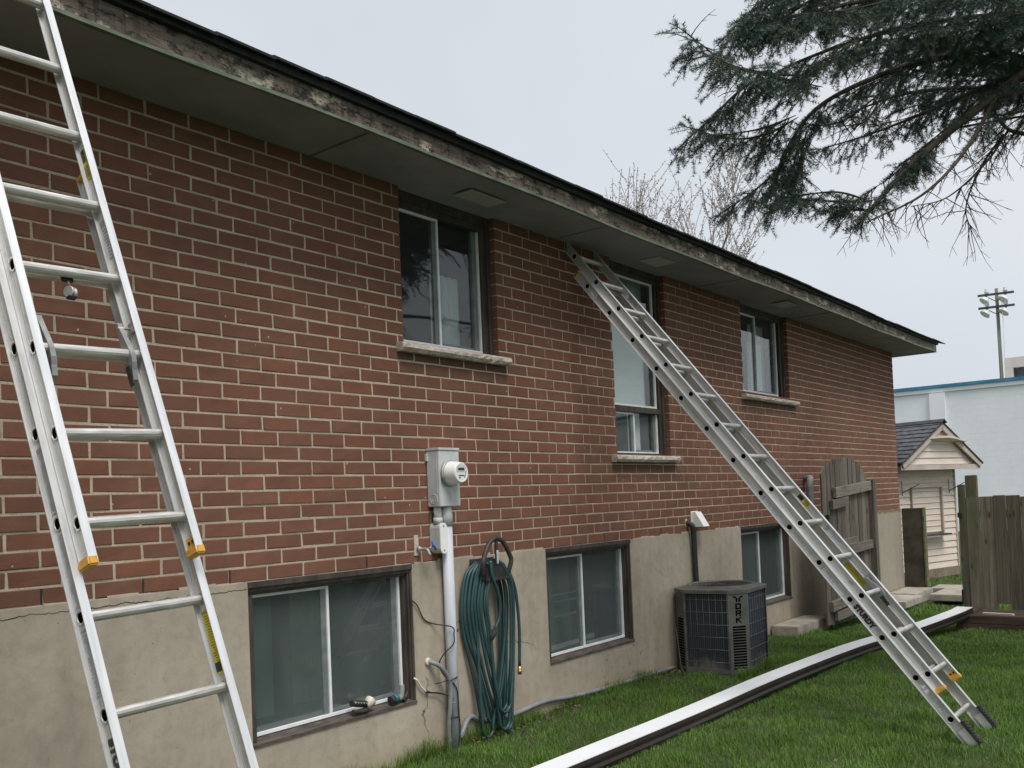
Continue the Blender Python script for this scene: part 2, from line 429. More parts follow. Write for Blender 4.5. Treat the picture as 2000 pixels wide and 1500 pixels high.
# ------------------------------------------------------------------ mesh helpers
class MB:
    def __init__(s): s.v, s.f, s.sm = [], [], []
    def add(s, vs, fs, smooth=False):
        o = len(s.v)
        s.v += [tuple(p) for p in vs]
        s.f += [tuple(i + o for i in f) for f in fs]
        s.sm += [smooth] * len(fs)
        return s
    def box(s, x0, x1, y0, y1, z0, z1, bev=0.0):
        if bev <= 0:
            vs = [(x0, y0, z0), (x1, y0, z0), (x1, y1, z0), (x0, y1, z0), (x0, y0, z1), (x1, y0, z1), (x1, y1, z1), (x0, y1, z1)]
            return s.add(vs, [(0, 3, 2, 1), (4, 5, 6, 7), (0, 1, 5, 4), (1, 2, 6, 5), (2, 3, 7, 6), (3, 0, 4, 7)])
        bm = bmesh.new()
        bmesh.ops.create_cube(bm, size=1.0)
        for q in bm.verts:
            q.co = Vector(((x0 + x1) / 2 + q.co.x * (x1 - x0), (y0 + y1) / 2 + q.co.y * (y1 - y0), (z0 + z1) / 2 + q.co.z * (z1 - z0)))
        bmesh.ops.bevel(bm, geom=bm.edges[:], offset=bev, segments=2, affect='EDGES')
        bm.verts.index_update()
        s.add([q.co[:] for q in bm.verts], [[q.index for q in f.verts] for f in bm.faces])
        bm.free()
        return s
    def obox(s, p0, p1, w, h, up=(0, 0, 1)):
        """bar from p0 to p1, w across, h along up"""
        p0, p1 = Vector(p0), Vector(p1)
        d = (p1 - p0).normalized(); up = Vector(up)
        a = d.cross(up).normalized(); u = a.cross(d).normalized()
        vs = []
        for p in (p0, p1):
            for sa, su in ((-1, -1), (1, -1), (1, 1), (-1, 1)):
                vs.append(p + a * (sa * w / 2) + u * (su * h / 2))
        return s.add(vs, [(0, 1, 2, 3), (7, 6, 5, 4), (0, 4, 5, 1), (1, 5, 6, 2), (2, 6, 7, 3), (3, 7, 4, 0)])
    def tube(s, pts, r, seg=8, cap=True, smooth=True):
        pts = [Vector(p) for p in pts]
        rs = r if isinstance(r, (list, tuple)) else [r] * len(pts)
        o = len(s.v); N = len(pts)
        ref = None
        for i, p in enumerate(pts):
            t = (pts[min(i + 1, N - 1)] - pts[max(i - 1, 0)])
            if t.length < 1e-9: t = Vector((0, 0, 1))
            t.normalize()
            if ref is None:
                ref = Vector((0, 0, 1)) if abs(t.z) < .9 else Vector((1, 0, 0))
            a = ref - t * ref.dot(t)
            if a.length < 1e-6: a = t.orthogonal()
            a.normalize(); bb = t.cross(a); ref = a
            for k in range(seg):
                q = 2 * math.pi * k / seg
                s.v.append(tuple(p + a * (math.cos(q) * rs[i]) + bb * (math.sin(q) * rs[i])))
        for i in range(N - 1):
            for k in range(seg):
                k2 = (k + 1) % seg
                s.f.append((o + i * seg + k, o + i * seg + k2, o + (i + 1) * seg + k2, o + (i + 1) * seg + k)); s.sm.append(smooth)
        if cap:
            s.f.append(tuple(o + k for k in range(seg))[::-1]); s.sm.append(False)
            s.f.append(tuple(o + (N - 1) * seg + k for k in range(seg))); s.sm.append(False)
        return s
    def lathe(s, prof, c, axis, seg=24, smooth=True):
        """prof: list of (distance along axis, radius)"""
        c, ax = Vector(c), Vector(axis).normalized()
        a = ax.orthogonal().normalized(); bb = ax.cross(a)
        o = len(s.v)
        for (h, r) in prof:
            for k in range(seg):
                q = 2 * math.pi * k / seg
                s.v.append(tuple(c + ax * h + a * (math.cos(q) * r) + bb * (math.sin(q) * r)))
        for i in range(len(prof) - 1):
            for k in range(seg):
                k2 = (k + 1) % seg
                s.f.append((o + i * seg + k, o + i * seg + k2, o + (i + 1) * seg + k2, o + (i + 1) * seg + k)); s.sm.append(smooth)
        s.f.append(tuple(o + k for k in range(seg))[::-1]); s.sm.append(False)
        s.f.append(tuple(o + (len(prof) - 1) * seg + k for k in range(seg))); s.sm.append(False)
        return s
    def prism(s, poly, fn0, fn1):
        """poly of 2-D points, fn0/fn1 map (a,b) to the two end faces"""
        k = len(poly); o = len(s.v)
        s.v += [tuple(fn0(*p)) for p in poly] + [tuple(fn1(*p)) for p in poly]
        s.f += [tuple(range(o + k - 1, o - 1, -1)), tuple(range(o + k, o + 2 * k))]
        s.f += [(o + i, o + (i + 1) % k, o + k + (i + 1) % k, o + k + i) for i in range(k)]
        s.sm += [False] * (k + 2)
        return s
    def torus(s, c, axis, R_, r_, seg=20, sub=6):
        c, ax = Vector(c), Vector(axis).normalized()
        a = ax.orthogonal().normalized(); bb = ax.cross(a)
        pts = [c + a * (math.cos(2 * math.pi * k / seg) * R_) + bb * (math.sin(2 * math.pi * k / seg) * R_) for k in range(seg + 1)]
        return s.tube(pts, r_, sub, cap=False)
    def mesh(s, name, mat, off=(0, 0, 0)):
        me = bpy.data.meshes.new(name)
        ox, oy, oz = off
        me.from_pydata([(x - ox, y - oy, z - oz) for x, y, z in s.v], [], s.f)
        me.polygons.foreach_set('use_smooth', s.sm)
        me.materials.append(MATS[mat])
        me.update()
        return me

def smooth_path(pts, k=6):
    P = [Vector(p) for p in pts]
    P = [P[0] * 2 - P[1]] + P + [P[-1] * 2 - P[-2]]
    out = []
    for i in range(1, len(P) - 2):
        for j in range(k):
            t = j / k
            a, b_, c_, d = P[i - 1], P[i], P[i + 1], P[i + 2]
            out.append(.5 * ((2 * b_) + (c_ - a) * t + (2 * a - 5 * b_ + 4 * c_ - d) * t * t + (3 * b_ - a - 3 * c_ + d) * t ** 3))
    out.append(P[-2])
    return out

def link(o, parent=None):
    COL.objects.link(o)
    if parent is not None: o.parent = parent
    return o
def props(o, label=None, cat=None, group=None, kind=None):
    if label: o['label'] = label
    if cat: o['category'] = cat
    if group: o['group'] = group
    if kind: o['kind'] = kind
    return o
class Thing:
    def __init__(s, name, loc, label, cat, group=None, matrix=None):
        s.o = link(bpy.data.objects.new(name, None))
        s.o.empty_display_size = .1
        s.local = matrix is not None
        s.loc = Vector(loc)
        if s.local: s.o.matrix_world = matrix
        else: s.o.location = loc
        props(s.o, label, cat, group)
    def part(s, name, mb, mat, parent=None, label=None, kind=None):
        me = mb.mesh(name, mat, (0, 0, 0) if s.local else s.loc)
        o = link(bpy.data.objects.new(name, me), parent or s.o)
        return props(o, label, kind=kind)
    def share(s, name, me, loc, parent=None, rot=None, scale=None):
        o = link(bpy.data.objects.new(name, me), parent or s.o)
        o.location = Vector(loc) - (Vector((0, 0, 0)) if s.local else s.loc)
        if rot: o.rotation_euler = rot
        if scale: o.scale = scale
        return o
def single(name, mb, mat, loc, label, cat, group=None):
    o = link(bpy.data.objects.new(name, mb.mesh(name, mat, loc)))
    o.location = loc
    return props(o, label, cat, group)
def structure(name, mb, mat):
    return props(link(bpy.data.objects.new(name, mb.mesh(name, mat))), kind='structure')
def text_mesh(txt, size, bold=.0, ext=.0004):
    cu = bpy.data.curves.new('t', 'FONT')
    cu.body = txt; cu.size = size; cu.offset = bold; cu.extrude = ext; cu.resolution_u = 2
    cu.align_x = 'CENTER'; cu.align_y = 'CENTER'
    o = bpy.data.objects.new('t', cu); COL.objects.link(o)
    dg = bpy.context.evaluated_depsgraph_get()
    me = bpy.data.meshes.new_from_object(o.evaluated_get(dg))
    mb = MB()
    mb.add([q.co[:] for q in me.vertices], [list(p.vertices) for p in me.polygons])
    bpy.data.objects.remove(o); bpy.data.curves.remove(cu); bpy.data.meshes.remove(me)
    return mb
def xform(mb, M):
    mb.v = [tuple(M @ Vector(p)) for p in mb.v]
    return mb

# ------------------------------------------------------------------ ground
def hgt(x, y):
    h = 0.018 * math.sin(x * 1.3 + y * .7) * math.sin(y * 1.9 - x * .4)
    if x > 6.6: h -= min(.16, (x - 6.6) * .032)
    if y > -.35: h *= max(0, -y / .35)
    return h
mb = MB()
xs = [-300, -80, -25, -8] + [-6 + .35 * i for i in range(64)] + [17.5, 22, 30, 60, 120, 400]
ys = [-300, -80, -25, -12] + [-10 + .3 * i for i in range(38)] + [2, 4, 8, 20, 60, 300]
for y in ys:
    for x in xs: mb.v.append((x, y, hgt(x, y) if -8 < x < 20 and -10 < y < 2 else (-.1 if x > 12 else -.02)))
nx = len(xs)
for j in range(len(ys) - 1):
    for i in range(nx - 1): mb.f.append((j * nx + i, j * nx + i + 1, (j + 1) * nx + i + 1, (j + 1) * nx + i)); mb.sm.append(True)
structure('lawn_ground', mb, 'lawn')

# ------------------------------------------------------------------ the house
A, B = 0.241, 0.241 / 3
J0 = -22.1
X_L, X_R = -4.9, 12.25
Z_C, Z_S = 1.213, 3.615
OPEN = [(1.50, 2.465, 2.615, 3.70), (4.03, 4.975, 1.937, 3.70), (6.67, 7.97, 2.625, 3.70)]
BASE = [(.245, 1.475, .352, 1.2135), (2.912, 4.145, .352, 1.2135), (6.39, 7.705, .338, 1.2135)]
house = Thing('brick_house', (6.0, 0, 0), 'red brick bungalow with dark eaves and a tan concrete basement wall', 'house')

def pierced(x0, x1, z0, z1, holes, y, depth):
    """sheet with rectangular openings and their reveals"""
    mb = MB()
    X = sorted({x0, x1, *[h[0] for h in holes], *[h[1] for h in holes]})
    Z = sorted({z0, z1, *[min(max(h[2], z0), z1) for h in holes], *[min(h[3], z1) for h in holes]})
    for i in range(len(X) - 1):
        for k in range(len(Z) - 1):
            cx_, cz_ = (X[i] + X[i + 1]) / 2, (Z[k] + Z[k + 1]) / 2
            if any(h[0] < cx_ < h[1] and h[2] < cz_ < h[3] for h in holes): continue
            mb.add([(X[i], y, Z[k]), (X[i + 1], y, Z[k]), (X[i + 1], y, Z[k + 1]), (X[i], y, Z[k + 1])], [(0, 1, 2, 3)])
    for h in holes:
        a, b_, c_, d = h[0], h[1], max(h[2], z0), min(h[3], z1)
        for p, q in (((a, c_), (a, d)), ((b_, d), (b_, c_)), ((b_, c_), (a, c_)), ((a, d), (b_, d))):
            mb.add([(p[0], y, p[1]), (q[0], y, q[1]), (q[0], y + depth, q[1]), (p[0], y + depth, p[1])], [(0, 1, 2, 3)])
    return mb
E_ = .004
wall = house.part('wall', pierced(X_L, X_R - .006, Z_C - .002, Z_S + .1, [(h[0] - .006, h[1] + .006, h[2], h[3]) for h in OPEN], .0035, .12), 'mortar', label='light mortar wall laid with red bricks')
# bricks
full = A - .0105
def brick_pts(x0, x1, z0, z1, j=.0018):
    ch = .0035
    r_ = lambda: random.uniform(-j, j)
    vs = []
    for y, c_ in ((.092, 0), (ch, 0), (0.0, ch)):
        for (x, z) in ((x0 + c_, z0 + c_), (x1 - c_, z0 + c_), (x1 - c_, z1 - c_), (x0 + c_, z1 - c_)):
            vs.append((x + r_(), y + (r_() if y == 0 else 0), z + r_()))
    fs = [(8, 9, 10, 11)]
    for i in range(4):
        k = (i + 1) % 4
        fs += [(i, k, 4 + k, 4 + i), (4 + i, 4 + k, 8 + k, 8 + i)]
    return vs, fs
variants = []
for i in range(8):
    q = MB(); q.add(*brick_pts(-full / 2, full / 2, -B / 2 + .0052, B / 2 - .0052, .0019))
    variants.append(q.mesh('brick', 'brick'))
bricks = []
for rr in range(-7, 23):
    z0 = (rr - J0) * B; z1 = z0 + B
    zc = (z0 + z1) / 2
    zt = min(z1 - .0052, Z_S + .03)
    off = (.0 if rr % 2 == 0 else .61) + random.uniform(-.018, .018)
    k = int(X_L / A) - 2
    joints = []
    while (k + off) * A < X_R + A:
        joints.append((k + off) * A + random.uniform(-.0025, .0025)); k += 1
    if rr == -7: low_joints = list(joints)
    for a, b_ in zip(joints[:-1], joints[1:]):
        x0, x1 = max(a + .00525, X_L), min(b_ - .00525, X_R)
        if x1 - x0 < .03: continue
        segs = [(x0, x1)]
        for (h0, h1, hz0, hz1) in OPEN:
            if not hz0 < zc < hz1: continue
            ns = []
            for (p, q) in segs:
                if q <= h0 or p >= h1: ns.append((p, q)); continue
                if p < h0: ns.append((p, h0))
                if q > h1: ns.append((h1, q))
            segs = ns
        for (p, q) in segs:
            if q - p > .02: bricks.append((p, q, z0 + .0052, zt, abs((q - p) - full) < .02 and zt == z1 - .0052))
CI = CM.inverted()
def pix(P):
    q = CI @ Vector(P)
    if q.z > -.1: return None
    return 1000 + 1830 * q.x / -q.z, 932.64 - 1830 * q.y / -q.z
def shown(bk):
    c_ = [pix((x, 0, z)) for x in bk[:2] for z in bk[2:4]]
    if any(p is None for p in c_): return 0
    w = [p[0] for p in c_]; h = [p[1] for p in c_]
    if max(w) < 5 or min(w) > 1990 or max(h) < 5: return 0
    return (max(w) - min(w)) * (max(h) - min(h))
rank = sorted(range(len(bricks)), key=lambda i: -shown(bricks[i]))
near = set([i for i in rank if bricks[i][4]][:300])
field = MB()
for i, bk in enumerate(bricks):
    if i in near:
        house.share('brick', random.choice(variants), ((bk[0] + bk[1]) / 2, random.uniform(-.0015, .0015), (bk[2] + bk[3]) / 2 + random.uniform(-.001, .001)), wall, scale=((bk[1] - bk[0]) / full, 1, 1))
    else:
        vs, fs = brick_pts(*bk[:4])
        field.add(vs, fs)
house.part('bricks', field, 'brick', wall, kind='stuff')
for x in (-.857, -.375, .107, 1.071, 3.722, 4.686):          # black slips painted as shade in unfilled joints of the bottom course
    x = min(low_joints, key=lambda j_: abs(j_ - x))
    q = MB(); q.box(x - .0045, x + .0045, .0005, .02, Z_C + .004, Z_C + B - .006)
    house.part('joint_shade', q, 'black', wall)
# foundation
fd = pierced(X_L, X_R, -.4, Z_C - .001, BASE, -.012, .16)
mb = fd
# ragged top lip of the parging
xx = X_L
while xx < X_R:
    w = random.uniform(.05, .16)
    x2 = min(xx + w, X_R)
    if not any(h[0] - .01 < (xx + x2) / 2 < h[1] + .01 for h in BASE):
        e0 = random.uniform(-.004, .016)
        mb.add([(xx, -.012, Z_C - .001), (x2, -.012, Z_C - .001), (x2, -.010, Z_C + e0 + random.uniform(-.004, .006)), (xx, -.010, Z_C + e0), (xx, .002, Z_C + e0), (x2, .002, Z_C + e0)], [(0, 1, 2, 3), (3, 2, 5, 4)])
    xx = x2
mb.add([(X_R, -.012, -.4), (X_R, 8, -.4), (X_R, 8, Z_C), (X_R, -.012, Z_C)], [(0, 1, 2, 3)])
fnd = house.part('foundation', mb, 'parging', label='tan parged concrete basement wall with hairline cracks')
# side and rear walls, plain masonry (turned away from the photograph)
mb = MB()
mb.add([(X_R - .004, .093, Z_C), (X_R - .004, 8, Z_C), (X_R - .004, 8, Z_S + .1), (X_R - .004, .093, Z_S + .1)], [(0, 1, 2, 3)])
mb.add([(X_L, .1, -.3), (X_L, 8, -.3), (X_L, 8, Z_S + .1), (X_L, .1, Z_S + .1)], [(3, 2, 1, 0)])
mb.add([(X_L, 8, -.3), (X_R, 8, -.3), (X_R, 8, Z_S + .1), (X_L, 8, Z_S + .1)], [(3, 2, 1, 0)])
house.part('side_wall', mb, 'brick')
# soffit, fascia, roof
OV = .50
sof = MB()
xs0, xs1, y0 = X_L - OV, X_R + OV, -OV
segx = 40
for i in range(segx):
    a, b_ = xs0 + (xs1 - xs0) * i / segx, xs0 + (xs1 - xs0) * (i + 1) / segx
    za, zb = Z_S + .006 * math.sin(a * 1.1), Z_S + .006 * math.sin(b_ * 1.1)
    sof.add([(a, y0, za), (b_, y0, zb), (b_, .1, Z_S + .001), (a, .1, Z_S + .001)], [(3, 2, 1, 0)])
sof.add([(X_R, .1, Z_S + .001), (xs1, .1, Z_S + .001), (xs1, 8 + OV, Z_S), (X_R, 8 + OV, Z_S)], [(3, 2, 1, 0)])
soffit = house.part('soffit', sof, 'soffit', label='dark grey painted soffit with pale vent plates')
for (a, b_, c_, d) in ((1.855, 2.215, -.31, -.157), (4.285, 4.585, -.335, -.145), (7.01, 7.33, -.39, -.21), (-2.0, -1.65, -.31, -.157)):
    q = MB(); q.box(a, b_, c_, d, Z_S - .014, Z_S - .006, .002)
    for i in range(6):
        yy = c_ + .02 + (d - c_ - .04) * i / 5
        q.box(a + .03, b_ - .03, yy - .004, yy + .004, Z_S - .018, Z_S - .0135)
    house.part('soffit_vent', q, 'soffit_vent', soffit)
for xs_ in [xs0 + 1.3 + 2.44 * i for i in range(7)]:
    q = MB(); q.box(xs_ - .0018, xs_ + .0018, -OV + .002, -.002, Z_S - .0068, Z_S + .004); house.part('panel_seam', q, 'pipe_grey', soffit)
def edge_z(x): return .006 * math.sin(x * 1.1) + .004 * math.sin(x * 3.1)
fas = MB()
F_B, F_T = Z_S - .008, Z_S + .112
xb = [xs0, -.92, 3.2, 7.9, xs1]
for bi in range(len(xb) - 1):
    a, b_ = xb[bi] + .0015, xb[bi + 1] - .0015
    k = max(2, int((b_ - a) / .3))
    for i in range(k):
        p, q = a + (b_ - a) * i / k, a + (b_ - a) * (i + 1) / k
        e0, e1 = edge_z(p), edge_z(q)
        Y = -OV - .022
        fas.add([(p, Y, F_B + e0), (q, Y, F_B + e1), (q, Y, F_T + e1), (p, Y, F_T + e0), (p, -OV, F_B + e0), (q, -OV, F_B + e1), (q, -OV, F_T + e1), (p, -OV, F_T + e0)],
                [(0, 1, 2, 3), (0, 4, 5, 1), (3, 2, 6, 7)] + ([(4, 0, 3, 7)] if i == 0 else []) + ([(1, 5, 6, 2)] if i == k - 1 else []))
fascia = house.part('fascia', fas, 'fascia', label='weathered fascia board with peeling cream paint and black mildew')
q = MB(); q.box(xs1, xs1 + .022, -OV - .022, 8 + OV, F_B + .004, F_T + .004); house.part('fascia', q, 'fascia')
# strip of old green paint along the lower edge
gs = MB()
k = 90
for i in range(k):
    p, q_ = xs0 + (xs1 - xs0) * i / k, xs0 + (xs1 - xs0) * (i + 1) / k
    e0, e1 = edge_z(p), edge_z(q_)
    t0, t1 = random.uniform(.008, .019), random.uniform(.008, .019)
    Y = -OV - .0255
    gs.add([(p, Y, F_B - .004 + e0), (q_, Y, F_B - .004 + e1), (q_, Y, F_B + t1 + e1), (p, Y, F_B + t0 + e0), (p, -OV, F_B - .0045 + e0), (q_, -OV, F_B - .0045 + e1), (q_, Y + .0033, F_B + t1 + e1), (p, Y + .0033, F_B + t0 + e0)], [(0, 1, 2, 3), (0, 4, 5, 1), (3, 2, 6, 7)])
house.part('paint_strip', gs, 'green_paint', fascia)
# roof: hip, with a sheathing edge and an overhanging course of shingles
R_T = Z_S + .135
rf = MB()
ze = R_T
ridge_y, ridge_z = 4.0, R_T + (4.0 + OV) * .30
P = [(xs0 - .03, -OV - .05, ze), (xs1 + .05, -OV - .05, ze), (xs1 + .05, 8 + OV, ze), (xs0 - .03, 8 + OV, ze), (xs0 + 4.5, ridge_y, ridge_z), (xs1 - 4.5, ridge_y, ridge_z)]
rf.add(P, [(0, 1, 5, 4), (1, 2, 5), (2, 3, 4, 5), (3, 0, 4), (0, 3, 2, 1)])
rf.box(xs0, xs1 + .03, -OV - .050, -OV + .1, F_T - .004, R_T + .012)  # dark sheathing band, also stands in for the drip shadow under the shingles
roof = house.part('roof', rf, 'roof_edge', label='near black shingle roof edge')
xx = xs0 - .02
while xx < xs1 + .04:
    w = .325
    q = MB()
    dy = random.uniform(-.004, .003); dz_ = random.uniform(-.002, .002)
    x2 = xx + w - .004
    ya, yb = -OV - .080 + dy, -OV + .25
    zb = .30 * (yb - ya)
    zz = R_T + .004 + dz_ + edge_z(xx)
    ya2 = ya + random.uniform(-.004, .004)
    t = .012
    q.add([(xx, ya, zz), (x2, ya2, zz), (x2, yb, zz + zb), (xx, yb, zz + zb), (xx, ya, zz + t), (x2, ya2, zz + t), (x2, yb, zz + t + zb), (xx, yb, zz + t + zb)],
          [(0, 3, 2, 1), (4, 5, 6, 7), (0, 1, 5, 4), (1, 2, 6, 5), (2, 3, 7, 6), (3, 0, 4, 7)])
    q.add([(xx, ya + .018, zz + t + .001), (x2, ya2 + .018, zz + t + .001), (x2, yb, zz + t + zb), (xx, yb, zz + t + zb), (xx, ya + .018, zz + 2 * t), (x2, ya2 + .018, zz + 2 * t), (x2, yb, zz + 2 * t + zb), (xx, yb, zz + 2 * t + zb)],
          [(0, 3, 2, 1), (4, 5, 6, 7), (0, 1, 5, 4), (1, 2, 6, 5), (3, 0, 4, 7)])
    house.part('shingle', q, 'roof_edge', roof)
    xx += w

# windows
def rect_frame(q, x0, x1, z0, z1, wl_, wr, wt, wb, y0_, y1_):
    q.box(x0, x0 + wl_, y0_, y1_, z0, z1)
    q.box(x1 - wr, x1, y0_, y1_, z0, z1)
    q.box(x0 + wl_, x1 - wr, y0_, y1_, z1 - wt, z1)
    if wb > 0: q.box(x0 + wl_, x1 - wr, y0_, y1_, z0, z0 + wb)
def slider(win, x0, x1, z0, z1, xm, ys_, glass, left_frame=True):
    """aluminium slider: front light on the left, rear light on the right"""
    t = .017
    q = MB()
    q.box(x0, xm - t, ys_, ys_ + .014, z1 - t, z1)             # top rail of the front light
    q.box(xm - t, xm, ys_ - .003, ys_ + .014, z0, z1)          # meeting stile
    q.box(x0, x1, ys_ - .004, ys_ + .012, z0 - t, z0)          # bottom track
    q.box(x1 - t, x1, ys_ - .002, ys_ + .014, z0, z1 - .002)   # right stile
    q.box(x0 - .002, x0 + .012, ys_, ys_ + .014, z0, z1 - t)
    house.part('sash', q, 'white_sash', win)
    q = MB()
    q.box(xm - .055, xm - .019, ys_ + .006, ys_ + .03, z0, z1 - t)
    q.box(x1 - .062, x1 - .020, ys_ + .012, ys_ + .04, z0, z1 - .004)
    q.box(xm, x1 - .06, ys_ + .02, ys_ + .045, z0 + .0, z0 + .02)
    house.part('inner_sash', q, 'grey_sash', win)
    q = MB(); q.box(x0 + .01, xm - .05, ys_ + .012, ys_ + .016, z0, z1 - t + .001); house.part('pane', q, glass, win)
    q = MB(); q.box(xm - .02, x1 - .055, ys_ + .030, ys_ + .034, z0 + .018, z1); house.part('pane', q, glass, win)
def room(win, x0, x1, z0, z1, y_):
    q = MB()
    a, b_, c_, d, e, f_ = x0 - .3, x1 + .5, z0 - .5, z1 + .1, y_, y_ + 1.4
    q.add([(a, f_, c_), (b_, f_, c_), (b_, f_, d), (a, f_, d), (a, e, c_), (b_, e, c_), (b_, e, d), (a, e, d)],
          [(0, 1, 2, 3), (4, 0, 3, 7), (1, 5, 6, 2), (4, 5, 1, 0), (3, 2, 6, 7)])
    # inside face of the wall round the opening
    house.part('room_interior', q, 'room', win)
def cloth(win, name, x0, x1, z0, z1, y_, mat, waves=6, amp=.012):
    q = MB(); k = waves * 6
    for j, z in enumerate((z0, z1)):
        for i in range(k + 1):
            x = x0 + (x1 - x0) * i / k
            q.v.append((x, y_ + amp * math.sin(i / k * waves * 2 * math.pi) + amp * .4 * math.sin(i * 1.7), z))
    for i in range(k): q.f.append((i, i + 1, k + 2 + i, k + 1 + i)); q.sm.append(True)
    house.part(name, q, mat, win)
def stone_sill(win, x0, x1, z0, z1):
    q = MB()
    k = 26
    for j in range(k + 1):
        x = x0 + (x1 - x0) * j / k
        r_ = lambda s=.006: random.uniform(-s, s) if 0 < j < k else 0
        for (y, z) in ((.08, z0), (-.045 + r_(), z0 + r_(.003)), (-.062 + r_(), z0 + (z1 - z0) * .35), (-.060 + r_(), z0 + (z1 - z0) * .7), (-.050 + r_(.003), z1 - .006), (.08, z1)):
            q.v.append((x, y, z))
    for j in range(k):
        for i in range(5): q.f.append((j * 6 + i, j * 6 + i + 1, (j + 1) * 6 + i + 1, (j + 1) * 6 + i)); q.sm.append(False)
    q.f += [tuple(range(6))[::-1], tuple(k * 6 + i for i in range(6))]; q.sm += [False, False]
    house.part('stone_sill', q, 'stone_sill', win)

def upper_window(h, xm, jr, head, label, tall=False):
    x0, x1, z0, _ = h
    z1 = Z_S + .03
    ys_ = .08
    q = MB()
    rect_frame(q, x0 + .001, x1 - .001, z0, z1, .045, jr, z1 - head, .022, .062, .125)
    rect_frame(q, x0 + .002, x1 - .002, z0 + .001, z1 - .001, .03, jr * .45, z1 - head - .04, 0, .045, .0615)
    if tall: q.box(x0 + .045, x1 - jr, .058, .12, 2.322, 2.372)
    win = house.part('window', q, 'brown_wood', label=label)
    return win
w1 = upper_window(OPEN[0], 1.935, .085, 3.515, 'upper window with dark sliding panes nearest the near ladder')
slider(w1, 1.545, 2.382, 2.654, 3.513, 1.95, .082, 'glass')
stone_sill(w1, 1.43, 2.54, 2.553, 2.614)
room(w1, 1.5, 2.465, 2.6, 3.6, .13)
cloth(w1, 'curtain', 2.00, 2.30, 2.60, 3.18, .22, 'curtain', 4)
w2 = upper_window(OPEN[1], 4.47, .075, 3.53, 'tall stair window with pale panel behind the far ladder', True)
q = MB(); q.box(4.07, 4.885, .078, .094, 2.374, 2.392); q.box(4.868, 4.885, .078, .096, 2.392, 3.528); q.box(4.07, 4.868, .078, .094, 3.512, 3.528); house.part('sash', q, 'white_sash', w2)
q = MB(); q.box(4.06, 4.87, .098, .102, 2.39, 3.53); house.part('pane', q, 'glass', w2)
slider(w2, 4.075, 4.885, 1.972, 2.318, 4.47, .082, 'glass')
stone_sill(w2, 3.93, 5.055, 1.874, 1.936)
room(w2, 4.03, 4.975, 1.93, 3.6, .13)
q = MB(); q.box(4.05, 4.76, .135, .139, 2.36, 3.15); house.part('blind', q, 'blind', w2)
cloth(w2, 'curtain', 4.05, 4.90, 2.36, 3.56, .20, 'curtain', 7, .006)
cloth(w2, 'curtain', 4.48, 4.70, 1.92, 2.34, .16, 'blind', 2, .004)
w3 = upper_window(OPEN[2], 7.2, .10, 3.54, 'upper window with a white blind hanging behind its right pane')
slider(w3, 6.73, 7.82, 2.69, 3.538, 7.235, .082, 'glass')
stone_sill(w3, 6.60, 8.13, 2.565, 2.624)
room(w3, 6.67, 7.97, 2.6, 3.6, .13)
q = MB(); q.box(7.16, 7.56, .16, .165, 2.64, 3.26); house.part('blind', q, 'blind', w3)
cloth(w3, 'curtain', 7.40, 7.80, 2.62, 3.5, .24, 'curtain', 5)

def basement_window(h, xm, label):
    x0, x1, z0, z1 = h
    q = MB()
    # stepped moulding round the opening
    q.box(x0 + .001, x1 - .001, -.018, .10, z1 - .030, z1 - .0005)
    q.box(x0 + .0015, x1 - .0015, -.004, .10, z1 - .052, z1 - .0305)
    q.box(x0 + .002, x1 - .002, .018, .10, z1 - .072, z1 - .0525)
    q.box(x0 + .001, x0 + .036, .0, .10, z0 + .02, z1 - .0725)
    q.box(x1 - .050, x1 - .001, .022, .10, z0 + .02, z1 - .0725)
    q.box(x1 - .030, x1 - .0015, .002, .0215, z0 + .02, z1 - .0525)
    q.box(x1 - .016, x1 - .0012, -.008, .0018, z0 + .02, z1 - .0525)
    win = house.part('window', q, 'brown_wood', label=label)
    q = MB()                                                   # sloping wooden sill
    q.add([(x0 + .001, -.02, z0 - .004), (x1 - .001, -.02, z0 - .004), (x1 - .001, -.02, z0 + .012), (x0 + .001, -.02, z0 + .012), (x0 + .001, .10, z0 + .042), (x1 - .001, .10, z0 + .042), (x0 + .001, .10, z0 - .004), (x1 - .001, .10, z0 - .004)],
          [(0, 1, 2, 3), (3, 2, 5, 4), (0, 6, 7, 1), (0, 3, 4, 6), (1, 7, 5, 2)])
    house.part('wood_sill', q, 'brown_sill', win)
    slider(win, x0 + .036, x1 - .052, z0 + .053, z1 - .0735, xm, .052, 'glass_dusty')
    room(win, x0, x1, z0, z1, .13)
    return win
b1 = basement_window(BASE[0], .845, 'large basement window with dusty panes behind the near ladder')
b2 = basement_window(BASE[1], 3.49, 'basement window right of the coiled hose')
b3 = basement_window(BASE[2], 6.99, 'basement window behind the air conditioner')
cloth(b1, 'curtain', 1.02, 1.30, .36, 1.1, .62, 'trim_brown', 3)
for zz in (.72, .78, .60): 
    q = MB(); q.box(3.50, 3.92, .40, .42, zz, zz + .012); house.part('shelf', q, 'curtain', b2)
cloth(b3, 'curtain', 7.0, 7.5, .36, 1.1, .3, 'curtain_teal', 4, .003)
cloth(b2, 'curtain', 2.95, 3.42, .36, 1.1, .3, 'curtain_teal', 3, .003)
cloth(b2, 'curtain', 3.52, 3.95, .36, 1.12, .5, 'curtain_teal', 3, .003)
cloth(b1, 'curtain', .30, .78, .36, 1.12, .5, 'curtain_teal', 3, .003)

